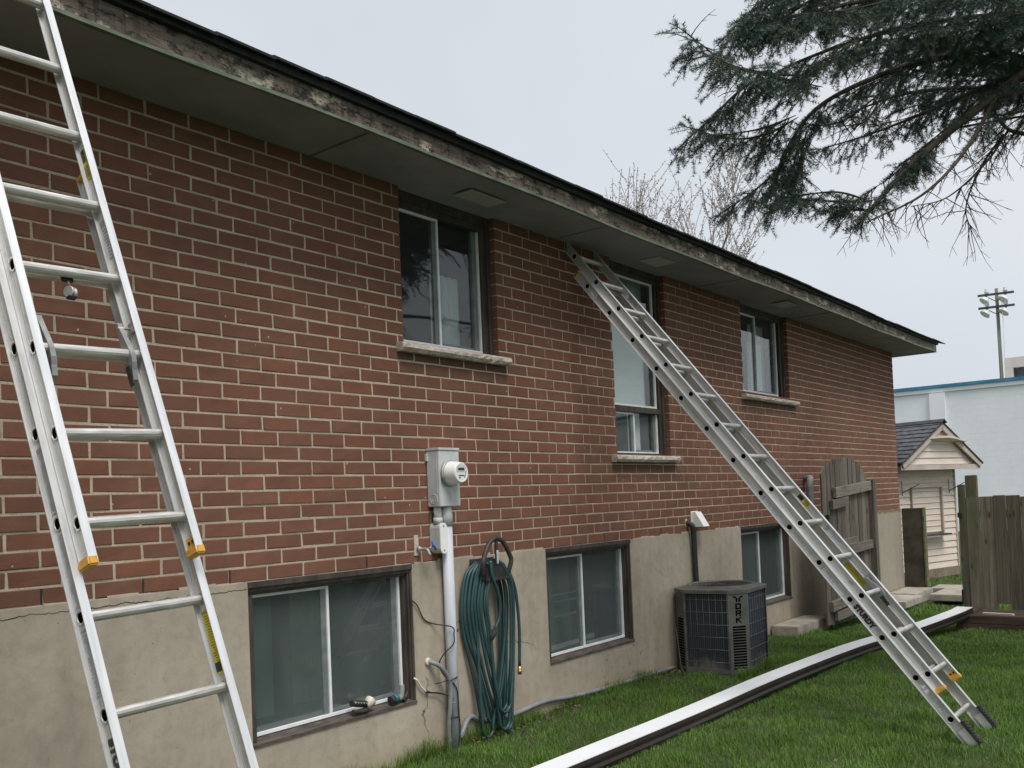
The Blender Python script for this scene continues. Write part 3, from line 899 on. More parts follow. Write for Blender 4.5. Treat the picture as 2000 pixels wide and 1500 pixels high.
# ------------------------------------------------------------------ ladders
def basis(foot, u, v):
    u = Vector(u).normalized(); v = Vector(v); v = (v - u * v.dot(u)).normalized(); nn = u.cross(v)
    return Matrix(((v.x, nn.x, u.x, foot[0]), (v.y, nn.y, u.y, foot[1]), (v.z, nn.z, u.z, foot[2]), (0, 0, 0, 1)))
SP = .3048
def rail(q, qf, xo, side, yc, dep, z0, z1, fl=.013, t=.003):
    """ribbed channel; xo = outer web face, side = -1 left / +1 right; q takes the web, qf the flanges"""
    xi = xo - side * t
    a, b_ = min(xo, xi), max(xo, xi)
    h = dep / 2
    q.box(a, b_, yc - h + .0036, yc + h - .0036, z0, z1)
    for s in (-1, 1):
        ya, yb = sorted((yc + s * h, yc + s * (h - .0035)))
        xa, xb_ = sorted((xo + side * fl, xi - side * fl))
        qf.box(xa, xb_, ya, yb, z0, z1)
        q.box(a - .0014, b_ + .0014, yc + s * (h - .013), yc + s * (h - .0085), z0, z1)
    for k in (-.18, -.06, .06, .18):
        q.box(a - .0013, b_ + .0013, yc + k * dep - .0017, yc + k * dep + .0017, z0, z1)
def ladder(name, label, foot, u, v, W, Wf, d, nb, flo, fn, flen_lo, first=.165):
    L = Thing(name, foot, label, 'ladder', matrix=basis(foot, u, v), group='aluminium extension ladders')
    blen = nb * SP
    bd, fdp = .070, .062
    zr = [first + i * SP for i in range(nb)]
    rr = .0188
    def rung(W_, yc, z):
        q = MB()
        pts = [(-W_ / 2 - .004, yc, z), (W_ / 2 + .004, yc, z)]
        # D-section rung, flat tread towards the climber
        prof = []
        for k in range(14):
            a = 2 * math.pi * k / 14
            yy, zz = math.cos(a) * rr, math.sin(a) * rr
            if zz > rr * .62: zz = rr * .62 + (zz - rr * .62) * .25
            prof.append((yy, zz))
        q.prism(prof, lambda a_, b__: (-W_ / 2 + .001, yc + a_, z + b__), lambda a_, b__: (W_ / 2 - .001, yc + a_, z + b__))
        for s in (-1, 1):
            q.torus((s * (W_ / 2 + .0015), yc, z), (1, 0, 0), rr + .0030, .0035, 18, 6)
            q.torus((s * (W_ / 2 - .0045), yc, z), (1, 0, 0), rr + .001, .003, 18, 6)
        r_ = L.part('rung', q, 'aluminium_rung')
        for s in (-1, 1):                                     # black disc painted as the shade inside the open bore
            q = MB(); q.lathe([(-.0004, rr * .9), (.0018, rr * .9)], (s * (W_ / 2 + .0005), yc, z), (s, 0, 0), 16)
            L.part('bore_shade', q, 'hole_shade', r_)
    for s in (-1, 1):
        q, qf = MB(), MB(); rail(q, qf, s * W / 2, s, 0, bd, .02, blen + .02)
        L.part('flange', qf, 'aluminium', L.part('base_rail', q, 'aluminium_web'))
        q = MB()
        q.box(s * W / 2 - .016, s * W / 2 + .016, -.037, .037, blen + .005, blen + .026, .004)
        cap = L.part('end_cap', q, 'yellow_plastic')
        for yy in (-.012, .012):
            q = MB(); q.lathe([(0, .006), (.002, .006)], (s * (W / 2 + .016), yy, blen + .015), (s, 0, 0), 10); L.part('rivet', q, 'black', cap)
        # shoe
        q = MB(); q.box(s * W / 2 - .0185, s * W / 2 - .0135, -.05, .012, -.01, .10); q.box(s * W / 2 + .0135, s * W / 2 + .0185, -.05, .012, -.01, .10)
        ft = L.part('foot', q, 'aluminium')
        q = MB(); q.box(s * W / 2 - .026, s * W / 2 + .026, -.058, -.040, -.02, .14)
        for i in range(8): q.box(s * W / 2 - .026, s * W / 2 + .026, -.066, -.0575, -.015 + i * .02, -.006 + i * .02)
        L.part('rubber_pad', q, 'rubber', ft)
    for z in zr: rung(W, 0, z)
    zf0 = flo
    for s in (-1, 1):
        q, qf = MB(), MB(); rail(q, qf, s * Wf / 2, s, d, fdp, flen_lo, flen_lo + fn * SP)
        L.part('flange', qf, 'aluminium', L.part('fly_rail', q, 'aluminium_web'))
        q = MB()
        q.box(s * Wf / 2 - .017, s * Wf / 2 + .017, d - fdp / 2 - .004, d + fdp / 2 + .002, flen_lo - .012, flen_lo + .020, .005)
        q.box(s * Wf / 2 - s * .004 - .003, s * Wf / 2 - s * .004 + .003, d - .026, d + .026, flen_lo + .018, flen_lo + .055)
        cap = L.part('end_cap', q, 'yellow_plastic')
        for yy in (-.011, .011):
            q = MB(); q.lathe([(0, .0065), (.0022, .0065)], (s * Wf / 2 - s * .0072, d + yy, flen_lo + .037), (-s, 0, 0), 10); L.part('rivet', q, 'black', cap)
    for i in range(fn): rung(Wf, d, zf0 + i * SP)
    return L
def decal(L, face_x, side, yc, w, z0, z1, mat, lines=0, lmat='print_grey', name='sticker', head=None, vert=False):
    q = MB()
    t = .0016
    a, b_ = sorted((face_x, face_x + side * t))
    q.box(a, b_, yc - w / 2, yc + w / 2, z0, z1)
    o = L.part(name, q, mat)
    q = MB()
    a, b_ = sorted((face_x + side * t * .6, face_x + side * (t + .0006)))
    if head: q.box(a, b_, yc - w / 2 + .002, yc + w / 2 - .002, z1 - head, z1 - .002)
    zt = z1 - (head or 0) - .004
    for i in range(lines):
        if vert:
            yy = yc - w / 2 + w * (i + .5) / lines
            q.box(a, b_, yy - w / lines * .22, yy + w / lines * .22, z0 + .006, zt - random.uniform(0, .3) * (zt - z0))
        else:
            zz = z0 + .004 + (zt - z0 - .004) * (i + .5) / lines
            q.box(a, b_, yc - w / 2 + .003, yc + w / 2 - .003 - random.uniform(0, .35) * w, zz - (zt - z0) / lines * .24, zz + (zt - z0) / lines * .24)
    if q.f: L.part('sticker_print', q, lmat, o)
    return o
def lettering(L, txt, size, face_x, side, yc, zc, mat):
    q = text_mesh(txt, size, .0034, .0006)
    # baseline runs down the rail, letter tops point to the climber's side
    M = Matrix(((0, 0, side, face_x + side * .0012), (0, -1, 0, yc), (-1, 0, 0, zc), (0, 0, 0, 1)))
    xform(q, M)
    L.part('lettering', q, mat)
def rung_lock(L, Wf, d, z, W):
    """pair of gravity hooks that sit on a rung"""
    for s in (-1, 1):
        x = s * (Wf / 2 - .045)
        q = MB()
        poly = [(-.006, .115), (.006, .125), (.012, .09), (.028, .02), (.034, -.01), (.030, -.04), (.020, -.065), (.012, -.10), (-.004, -.105), (.002, -.075), (-.010, -.055), (-.016, -.03), (.010, -.026), (.012, -.002), (-.004, .008), (-.010, .03)]
        q.prism([(p[0] * 1.1, p[1]) for p in poly], lambda a, b_: (x - .009, d + .012 - a, z + b_), lambda a, b_: (x + .009, d + .012 - a, z + b_))
        o = L.part('rung_lock', q, 'cast_metal')
        q = MB(); q.box(s * (Wf / 2 - .006) - .006, s * (Wf / 2 - .006) + .006, d - .014, d + .014, z + .085, z + .125, .002)
        q.tube([(x - .012, d + .006, z + .105), (s * (Wf / 2 - .002), d + .006, z + .105)], .005, 8)
        L.part('bracket', q, 'aluminium_worn', o)
        q = MB(); q.box(x - .014, x - .010, d - .004, d + .022, z - .12, z - .045, .001); q.box(x + .010, x + .016, d + .01, d + .024, z + .018, z + .034, .001)
        L.part('latch_tab', q, 'rubber', o)
# near ladder: foot on the lawn left of the frame, fly raised over the eave
La = ladder('extension_ladder', 'aluminium extension ladder raised against the eave, nearest the camera', (-1.0934, -1.8369, 0), (-.0275, .3525, .9354), (.9996, .0043, .0278),
            .4183, .371, -.0715, 10, 1.076 + 2 * SP - .028, 10, 1.076 + 1.5 * SP - .01, first=.1616)
z3 = 1.076
rung_lock(La, .371, -.0715, z3 + 4 * SP - .028, .4183)
q = MB(); q.tube([(.0, -.05, z3 + 5 * SP - .05), (.0, -.05, z3 + 5 * SP - .068)], .007, 8)
pl = La.part('pulley', q, 'aluminium_worn')
q = MB(); q.lathe([(-.013, .018), (-.011, .021), (-.007, .021), (-.005, .015), (.005, .015), (.007, .021), (.011, .021), (.013, .018)], (.0, -.05, z3 + 5 * SP - .094), (.9, .42, 0), 18); La.part('pulley_wheel', q, 'aluminium_worn', pl)
q = MB(); q.box(-.016, .016, -.062, -.038, z3 + 5 * SP - .119, z3 + 5 * SP - .109, .003); La.part('pulley_block', q, 'dark_metal', pl)
q = MB(); q.box(-.02, .02, -.056, -.044, z3 + 5 * SP - .052, z3 + 5 * SP - .03, .002); La.part('pulley_strap', q, 'rubber', pl)
decal(La, .371 / 2 - .0045, -1, -.066, .026, z3 + 6.32 * SP, z3 + 6.72 * SP, 'yellow_label', 4, 'black', head=.052, vert=True)
decal(La, .371 / 2 - .0045, -1, -.066, .030, z3 + 5.22 * SP, z3 + 5.72 * SP, 'label_grey', 9, head=.03)
decal(La, .4183 / 2 - .0045, -1, .0, .030, z3 + .14 * SP, z3 + .86 * SP, 'yellow_label', 22, 'print_olive', head=.012)
decal(La, .4183 / 2 - .0063, -1, .0, .030, z3 + .17 * SP, z3 + .27 * SP, 'black', 0)
for a, b_, hd in ((.20, .88, .012), (1.05, 1.9, .0), (2.12, 2.85, .02)):
    decal(La, -.4183 / 2 - .0014, -1, .0, .040, z3 + a * SP, z3 + b_ * SP, 'label_grey', 34, 'print_grey', head=hd)
lettering(La, 'STURDY', .047, -.4183 / 2 - .0014, -1, -.0, z3 - .52 * SP, 'black')
# far ladder: nested, leaning on the wall right under the soffit
ft = Vector((3.6002, -2.7872, 0)); tp = Vector((3.588, -.0535, 3.409))
Lb = ladder('extension_ladder', 'aluminium extension ladder leaning on the brick wall, feet on the lawn', ft, (tp - ft), (1, .0023, .0023),
            .45, .4002, -.067, 14, .179 + SP - .023, 14, .179 + .55 * SP, first=.179)
rung_lock(Lb, .4002, -.067, .179 + 3 * SP - .023, .45)
zb = .179
for a, b_, hd in ((3.1, 3.9, .016), (4.12, 4.88, .0), (5.1, 5.9, .016)):
    decal(Lb, -.225 - .0014, -1, .004, .036, zb + a * SP, zb + b_ * SP, 'label_grey', 34, 'print_grey', head=hd)
lettering(Lb, 'STURDY', .047, -.225 - .0014, -1, 0, zb + 2.55 * SP, 'black')
decal(Lb, -.225 - .0014, -1, .0, .038, zb + 2.12 * SP, zb + 2.24 * SP, 'label_grey', 3, 'print_grey')
decal(Lb, -.225 - .0014, -1, .0, .034, zb + .62 * SP, zb + .84 * SP, 'label_grey', 2, 'white_plastic')
decal(Lb, -.225 - .0014, -1, .0, .040, zb + .2 * SP, zb + .42 * SP, 'label_grey', 5, 'print_grey')
decal(Lb, -.225 - .0014, -1, .0, .036, zb + 12.6 * SP, zb + 12.8 * SP, 'white_plastic', 3, 'print_grey')
decal(Lb, .4002 / 2 - .0045, -1, -.067, .034, zb + 5.35 * SP, zb + 5.72 * SP, 'yellow_label', 5, 'black', head=.05, vert=True)
decal(Lb, .4002 / 2 - .0045, -1, -.067, .036, zb + 4.25 * SP, zb + 4.75 * SP, 'label_grey', 8, 'print_grey', head=.03)
decal(Lb, .45 / 2 - .0045, -1, .004, .034, zb + 3.2 * SP, zb + 3.85 * SP, 'yellow_label', 16, 'print_olive')
decal(Lb, .4002 / 2 - .0045, -1, -.067, .036, zb + 12.25 * SP, zb + 12.75 * SP, 'label_grey', 6, 'black', vert=True)

# ------------------------------------------------------------------ electric meter and conduits
mt = Thing('electric_meter', (1.76, 0, 1.565), 'grey metal meter box with a round white meter on the brick wall', 'meter')
q = MB(); q.box(1.66, 1.86, -.108, -.002, 1.565, 1.925, .004); bx = mt.part('box', q, 'grey_paint')
q = MB(); q.box(1.657, 1.863, -.113, -.001, 1.926, 1.944, .003); mt.part('lid', q, 'grey_paint', bx)
q = MB(); q.torus((1.6595, -.055, 1.615), (1, 0, 0), .030, .0025, 24, 6); q.torus((1.6595, -.055, 1.615), (1, 0, 0), .017, .002, 20, 6); q.box(1.6585, 1.661, -.09, -.086, 1.58, 1.90); mt.part('knockout', q, 'grey_paint', bx)
q = MB(); q.box(1.755, 1.763, -.111, -.107, 1.57, 1.66); mt.part('seam', q, 'grey_paint', bx)
c0 = (1.755, -.108, 1.778)
q = MB(); q.lathe([(0, .082), (.006, .086), (.018, .086), (.022, .078)], c0, (0, -1, 0), 36); mt.part('ring', q, 'aluminium_worn')
q = MB(); q.lathe([(.020, .077), (.030, .076), (.092, .068), (.100, .066), (.108, .064), (.110, .060), (.104, .050)], c0, (0, -1, 0), 36); mc = mt.part('meter_cover', q, 'white_plastic')
q = MB(); q.lathe([(.1035, .051), (.1055, .050)], c0, (0, -1, 0), 32); fc = mt.part('meter_face', q, 'meter_face', mc)
q = MB(); q.box(1.725, 1.785, -.2155, -.2135, 1.792, 1.808); q.box(1.729, 1.781, -.2155, -.2135, 1.757, 1.763); q.tube([(1.782, -.2145, 1.745), (1.795, -.2145, 1.765), (1.803, -.2145, 1.79)], .0022, 6); q.box(1.732, 1.745, -.2155, -.2135, 1.742, 1.75); mt.part('display', q, 'black', fc)
q = MB(); q.box(1.712, 1.80, -.2152, -.2137, 1.782, 1.826, .0005); mt.part('dial', q, 'label_grey', fc)
q = MB(); q.box(1.672, 1.684, -.135, -.115, 1.73, 1.752, .002); q.tube([(1.676, -.122, 1.752), (1.686, -.13, 1.768), (1.69, -.125, 1.775)], .0018, 6); mt.part('seal_tag', q, 'moss')
q = MB(); q.box(1.645, 1.66, -.02, -.001, 1.86, 1.91, .002); mt.part('bracket', q, 'grey_paint')

cp = Thing('conduit_pipe', (1.76, -.05, 0), 'tall grey plastic conduit running from the meter box to the ground', 'pipe')
q = MB(); q.tube([(1.772, -.055, -.1), (1.772, -.055, 1.50)], .037, 20); cp.part('pipe', q, 'pvc_grey')
q = MB(); q.lathe([(0, .042), (.07, .042), (.10, .038), (.13, .036)], (1.772, -.055, 1.44), (0, 0, 1), 20); cp.part('coupling', q, 'grey_paint')
q = MB(); q.tube([(1.772, -.055, .30), (1.772, -.055, .304)], .039, 18); q.tube([(1.772, -.055, .42), (1.772, -.055, .424)], .0385, 18); cp.part('joint_ring', q, 'pipe_grey')

fb = Thing('conduit_fitting', (1.69, 0, 1.26), 'white elbow fitting with an oval cover left of the tall conduit', 'pipe fitting')
q = MB(); q.tube([(1.697, -.05, 1.46), (1.697, -.05, 1.575)], .026, 16); q.lathe([(0, .031), (.04, .031)], (1.697, -.05, 1.455), (0, 0, 1), 18); fb.part('nipple', q, 'grey_paint')
def oval(hw, hh, k=8):
    P_ = []
    for i in range(2 * k):
        a = math.pi * i / (k - 1) if i < k else math.pi * (i - k) / (k - 1) + math.pi
        P_.append((hw * math.cos(a), (hh - hw if i < k else -(hh - hw)) + hw * math.sin(a)))
    return P_
q = MB(); q.prism(oval(.033, .098), lambda a, b_: (1.697 + a, -.004, 1.363 + b_), lambda a, b_: (1.697 + a, -.088, 1.363 + b_)); fb.part('body', q, 'grey_paint')
q = MB(); q.prism(oval(.034, .099), lambda a, b_: (1.697 + a, -.0885, 1.363 + b_), lambda a, b_: (1.697 + a, -.096, 1.363 + b_)); cv_ = fb.part('cover', q, 'white_plastic')
for zz in (1.285, 1.441):
    q = MB(); q.lathe([(0, .007), (.003, .005)], (1.697, -.096, zz), (0, -1, 0), 10); fb.part('screw', q, 'brass', cv_)

fa = Thing('garden_faucet', (1.56, 0, 1.31), 'brass wall faucet with a blue handle left of the white fitting', 'faucet')
q = MB(); q.box(1.518, 1.556, -.004, .006, 1.262, 1.392); fa.part('mortar_patch', q, 'patch_mortar')
q = MB(); q.tube([(1.545, 0, 1.305), (1.545, -.05, 1.303)], .010, 10); q.lathe([(0, .017), (.02, .015)], (1.545, -.012, 1.305), (0, -1, 0), 12); q.tube(smooth_path([(1.545, -.045, 1.303), (1.548, -.085, 1.298), (1.55, -.105, 1.262)], 4), .011, 10); fa.part('spout', q, 'aluminium_worn')
q = MB(); q.tube([(1.552, -.075, 1.30), (1.585, -.105, 1.318)], .006, 8); st = fa.part('stem', q, 'brass')
q = MB()
ax = Vector((.033, -.03, .018)).normalized(); a1 = ax.orthogonal().normalized(); a2 = ax.cross(a1)
cc = Vector((1.588, -.108, 1.320))
q.torus(cc, ax, .026, .007, 20, 6)
for i in range(5):
    a = 2 * math.pi * i / 5
    q.tube([cc, cc + a1 * math.cos(a) * .026 + a2 * math.sin(a) * .026], .005, 6)
fa.part('handle', q, 'blue_paint', st)

# cables beside the conduit
q = MB(); q.tube(smooth_path([(1.462, -.022, .985), (1.50, -.026, .95), (1.56, -.02, .86), (1.64, -.025, .82), (1.735, -.10, .79), (1.742, -.108, .74), (1.735, -.105, .68), (1.69, -.06, .62), (1.675, -.03, .55), (1.70, -.06, .47), (1.755, -.098, .40), (1.765, -.102, .25), (1.775, -.10, .12), (1.745, -.095, -.03)], 6), .0042, 8)
single('dark_wire', q, 'black', (1.6, -.02, .8), 'thin black wire sagging from the window jamb across the conduit', 'wire')
wc = Thing('coax_cable', (1.5, -.02, .45), 'short white cable drooping from the large basement window corner', 'cable')
q = MB(); q.tube(smooth_path([(1.452, -.018, .505), (1.468, -.03, .49), (1.50, -.03, .445), (1.545, -.028, .405)], 6), .006, 8); wc.part('white_cable', q, 'coax_white')
q = MB(); q.tube(smooth_path([(1.545, -.028, .405), (1.59, -.03, .39), (1.66, -.04, .375), (1.715, -.07, .35), (1.732, -.09, .33)], 5), .005, 8); q.lathe([(0, .009), (.03, .009)], (1.545, -.028, .405), (.9, 0, -.3), 10); wc.part('black_lead', q, 'black')
fx = Thing('flexible_conduit', (1.66, 0, .3), 'bent grey flexible pipe with a cream wall plug beside the conduit', 'pipe')
q = MB(); q.tube(smooth_path([(1.585, .0, .585), (1.60, -.04, .58), (1.65, -.075, .54), (1.71, -.085, .44), (1.718, -.075, .3), (1.712, -.06, .16), (1.722, -.05, .04), (1.735, -.05, -.05)], 6), .0145, 12); fx.part('pipe', q, 'pipe_grey')
q = MB(); q.lathe([(0, .026), (.016, .026), (.020, .018)], (1.585, -.008, .585), (.1, -1, 0), 8); fx.part('plug', q, 'cream_plastic')
q = MB(); q.tube([(1.70, -.098, .452), (1.76, -.10, .462), (1.815, -.06, .468)], .005, 6); q.tube([(1.70, -.09, .455), (1.60, -.055, .445)], .003, 6); fx.part('zip_tie', q, 'black')
q = MB(); q.tube([(1.712, -.08, .212), (1.755, -.098, .208), (1.815, -.06, .215)], .005, 6); fx.part('zip_tie', q, 'black')

# ------------------------------------------------------------------ hose and hanger
hg = Thing('hose_hanger', (2.2, 0, 1.1), 'dark brown plastic hose hanger with an open arch screwed to the wall', 'hose hanger')
q = MB()
q.prism([(-.13, -.07), (.13, -.07), (.12, .06), (-.12, .06)], lambda a, b_: (2.155 + a, -.012, 1.14 + b_), lambda a, b_: (2.155 + a, -.030, 1.14 + b_))
hb = hg.part('back_plate', q, 'dark_plastic')
arch = [(2.155 - .135, 1.09), (2.155 - .150, 1.175), (2.155 - .135, 1.215), (2.155 - .095, 1.285), (2.155 - .045, 1.325), (2.155, 1.338), (2.155 + .045, 1.325), (2.155 + .095, 1.285), (2.155 + .140, 1.215), (2.155 + .155, 1.175), (2.155 + .135, 1.09)]
q = MB()
ap = smooth_path([(x, -.155 if 0 < i < 10 else -.14, z) for i, (x, z) in enumerate(arch)], 4)
q.tube(ap, .0165, 10); hg.part('front_arch', q, 'dark_plastic')
q = MB(); q.box(2.14, 2.17, -.16, -.148, 1.16, 1.335, .003); hg.part('spine', q, 'dark_plastic')
q = MB(); q.box(2.146, 2.164, -.163, -.1605, 1.165, 1.255); hg.part('painted_glint', q, 'label_grey')  # pale strip painted as a glint on the spine
q = MB()                                                     # curved saddle the coil rests on
for i in range(13):
    a = math.radians(200 - 220 * i / 12)
    for y in (-.025, -.15):
        q.v.append((2.155 + .115 * math.cos(a), y, 1.095 + .085 * math.sin(a)))
for i in range(12): q.f.append((2 * i, 2 * i + 1, 2 * i + 3, 2 * i + 2)); q.sm.append(True)
q.box(2.03, 2.28, -.152, -.03, 1.058, 1.066)
hg.part('saddle', q, 'black')
q = MB(); q.prism([(-.118, -.03), (.118, -.03), (.112, .03), (.085, .065), (.04, .088), (-.04, .088), (-.085, .065), (-.112, .03)], lambda a, b_: (2.155 + a, -.147, 1.095 + b_), lambda a, b_: (2.155 + a, -.1495, 1.095 + b_)); hg.part('cavity_shade', q, 'black')  # black sheet painted as the shade inside the hollow hanger
q = MB(); q.box(2.035, 2.275, -.163, -.146, 1.052, 1.072, .004); hg.part('lower_lip', q, 'dark_plastic')
hose = Thing('garden_hose', (2.15, -.09, 0), 'dark green garden hose coiled in long loops over the brown hanger', 'hose')
nl = 9
loops = []
prev = None
path = []
rnd = random.Random(3)
for i in range(nl):
    f_ = i / (nl - 1)
    y = -.045 - .10 * f_
    xl = 1.905 + .135 * f_ + rnd.uniform(-.008, .008)
    xr = 2.275 + .085 * rnd.random()
    bx_ = 2.03 + .20 * rnd.random() + .03 * f_
    bz = .03 + .16 * (rnd.random() ** 2.0) if i not in (0, 4) else .015
    tz = 1.183 + rnd.uniform(-.004, .012)
    rb = .050 + .02 * rnd.random()
    pts = [(2.06, y, tz - .01), (xl + .05, y, tz - .09), (xl, y, tz - .27), (xl + .012 + .02 * f_, y + .005, .72), (xl + (bx_ - rb - xl) * .62, y - .006, max(.40, bz + .26)), (bx_ - rb, y - .012, bz + .10), (bx_ - rb * .78, y - .012, bz + .032), (bx_, y - .012, bz),
           (bx_ + rb * .78, y - .011, bz + .032), (bx_ + rb, y - .01, bz + .10), (bx_ + rb + (xr - bx_ - rb) * .6, y, max(.42, bz + .28)), (xr, y, .80), (xr - .005, y, 1.0), (2.24, y, tz - .06), (2.16, y, tz + .004)]
    q = MB(); q.tube(smooth_path(pts, 5), .0112, 8)
    hose.part('loop', q, 'hose_green')
q = MB(); q.tube(smooth_path([(2.07, -.165, 1.19), (2.075, -.172, 1.09), (2.125, -.172, .985), (2.155, -.165, .89), (2.145, -.16, .80), (2.105, -.155, .735)], 6), .0115, 8); hose.part('tail', q, 'hose_green')
q = MB(); q.tube([(2.112, -.157, .75), (2.095, -.155, .71), (2.065, -.15, .665)], [.014, .021, .014], 10); hose.part('grip', q, 'rubber')
q = MB(); q.tube(smooth_path([(2.36, -.10, 1.08), (2.415, -.10, .95), (2.44, -.10, .7), (2.425, -.10, .42)], 6), .0112, 8); hose.part('tail', q, 'hose_green')
q = MB(); q.tube([(2.425, -.10, .425), (2.424, -.10, .37)], .0145, 12); q.tube([(2.424, -.10, .40), (2.424, -.10, .385)], .017, 12); hose.part('coupling', q, 'brass')

# things left on the basement window sill
zs = BASE[0][2] + .02
sp_ = Thing('spray_nozzle', (1.12, .0, zs), 'black perforated spray nozzle lying on the basement window sill', 'nozzle')
q = MB(); q.tube([(.94, -.008, zs + .075), (1.06, .0, zs + .048)], [.019, .021], 12); hd_ = sp_.part('head', q, 'black')
for i in range(5):
    p = Vector((.955 + i * .022, -.026, zs + .078 - i * .005)); q = MB(); q.lathe([(0, .004), (.003, .003)], p, (.1, -1, .4), 8); sp_.part('jet', q, 'cream_plastic', hd_)
q = MB(); q.tube(smooth_path([(.945, -.012, zs + .026), (1.0, -.014, zs + .018), (1.06, -.01, zs + .012)], 4), .013, 10); sp_.part('handle', q, 'rubber')
q = MB(); q.lathe([(0, .020), (.05, .034), (.055, .034), (.05, .027)], (1.055, -.005, zs + .035), (.8, .12, .45), 18); sp_.part('bell', q, 'cream_plastic')
gn = Thing('hose_nozzle', (1.34, .0, zs), 'teal and grey pistol hose nozzle on the sill corner', 'nozzle')
q = MB(); q.tube([(1.255, -.005, zs + .03), (1.285, -.005, zs + .034)], [.026, .024], 14); gn.part('head', q, 'rubber')
q = MB(); q.tube([(1.285, -.005, zs + .034), (1.318, -.003, zs + .034)], [.025, .021], 14); gn.part('collar', q, 'teal_plastic')
q = MB(); q.tube(smooth_path([(1.315, -.003, zs + .03), (1.35, 0, zs + .032), (1.365, .004, zs + .07), (1.37, .01, zs + .105)], 4), [.017] * 13, 10); gn.part('grip', q, 'pipe_grey')
q = MB(); q.tube([(1.36, -.01, zs + .01), (1.405, .0, zs + .045), (1.42, .01, zs + .07)], [.014, .009, .006], 10); gn.part('trigger', q, 'black')

# ------------------------------------------------------------------ exhaust hood, refrigerant line, condenser
vh = Thing('vent_hood', (5.42, 0, 1.3), 'white sloped vent hood on the brick above the condenser', 'vent')
q = MB(); q.box(5.30, 5.44, -.012, -.001, 1.262, 1.412, .002); vh.part('flange', q, 'white_plastic')
q = MB(); q.prism([(0, 1.405), (-.035, 1.405), (-.118, 1.268), (-.116, 1.262), (0, 1.262)], lambda a, b_: (5.31, -.012 + a, b_), lambda a, b_: (5.43, -.012 + a, b_)); vh.part('cowl', q, 'white_plastic')
q = MB(); q.box(5.335, 5.405, -.113, -.02, 1.252, 1.2615); vh.part('flap', q, 'dark_plastic')
ls = Thing('refrigerant_line', (5.28, -.03, .8), 'black insulated pipe from the wall down to the condenser', 'pipe')
q = MB(); q.tube(smooth_path([(5.215, .01, 1.305), (5.225, -.045, 1.285), (5.24, -.055, 1.22), (5.255, -.05, 1.0), (5.265, -.05, .75), (5.27, -.07, .45), (5.25, -.09, .2)], 5), .026, 12); ls.part('insulation', q, 'black')
q = MB(); q.box(5.19, 5.225, -.004, .006, 1.27, 1.345); ls.part('mortar_patch', q, 'patch_mortar')

AC_O, AC_A = Vector((5.115, -.365, 0)), math.radians(4.5)
acM = Matrix.Translation(AC_O) @ Matrix.Rotation(AC_A, 4, 'Z')
ac = Thing('air_conditioner', AC_O, 'square grey condenser unit with wire grilles standing against the basement wall', 'air conditioner', matrix=acM)
hx, hy, ch, H = .375, .335, .13, .735
octo = lambda e: [(-hx - e, hy - ch), (-hx - e, -hy + ch), (-hx + ch, -hy - e), (hx - ch, -hy - e), (hx + e, -hy + ch), (hx + e, hy - ch), (hx - ch, hy + e), (-hx + ch, hy + e)]
q = MB(); q.prism(octo(-.018), lambda a, b_: (a, b_, .04), lambda a, b_: (a, b_, H - .04)); ac.part('coil', q, 'coil')
q = MB(); q.prism(octo(.004), lambda a, b_: (a, b_, .005), lambda a, b_: (a, b_, .045)); ac.part('base_pan', q, 'ac_case')
# top cover: ring with a round fan opening
q = MB()
oc = octo(.012)
dens = []
for i in range(8):
    a, b_ = Vector(oc[i]), Vector(oc[(i + 1) % 8])
    for t in range(4): dens.append(a.lerp(b_, t / 4))
k = len(dens)
rfan = .275
for ring_, z in ((1.0, H - .035), (1.0, H - .006), (.97, H)):
    q.v += [(p.x * ring_, p.y * ring_, z) for p in dens]
for rad, z in ((rfan + .03, H + .006), (rfan + .02, H + .022), (rfan, H + .020), (rfan - .012, H - .05)):
    q.v += [(rad * math.cos(math.atan2(p.y / hy, p.x / hx)) * 1.08, rad * math.sin(math.atan2(p.y / hy, p.x / hx)), z) for p in dens]
for r_ in range(6):
    for i in range(k): q.f.append((r_ * k + i, r_ * k + (i + 1) % k, (r_ + 1) * k + (i + 1) % k, (r_ + 1) * k + i)); q.sm.append(r_ > 1)
top = ac.part('top_cover', q, 'ac_case')
q = MB()
for rad in (.05, .09, .13, .17, .21, .25):
    pts = [(rad * 1.08 * math.cos(2 * math.pi * i / 28), rad * math.sin(2 * math.pi * i / 28), H + .012) for i in range(29)]
    q.tube(pts, .0022, 5, cap=False)
for i in range(12):
    a = 2 * math.pi * i / 12
    q.tube([(.03 * math.cos(a), .03 * math.sin(a), H + .010), (rfan * 1.08 * math.cos(a), rfan * math.sin(a), H + .010)], .0022, 5)
q.lathe([(0, .05), (.01, .045)], (0, 0, H + .006), (0, 0, 1), 16)
ac.part('fan_guard', q, 'dark_metal', top)
q = MB(); q.lathe([(0, rfan - .02), (.002, rfan - .02)], (0, 0, H - .055), (0, 0, 1), 24); ac.part('fan_shroud', q, 'black', top)
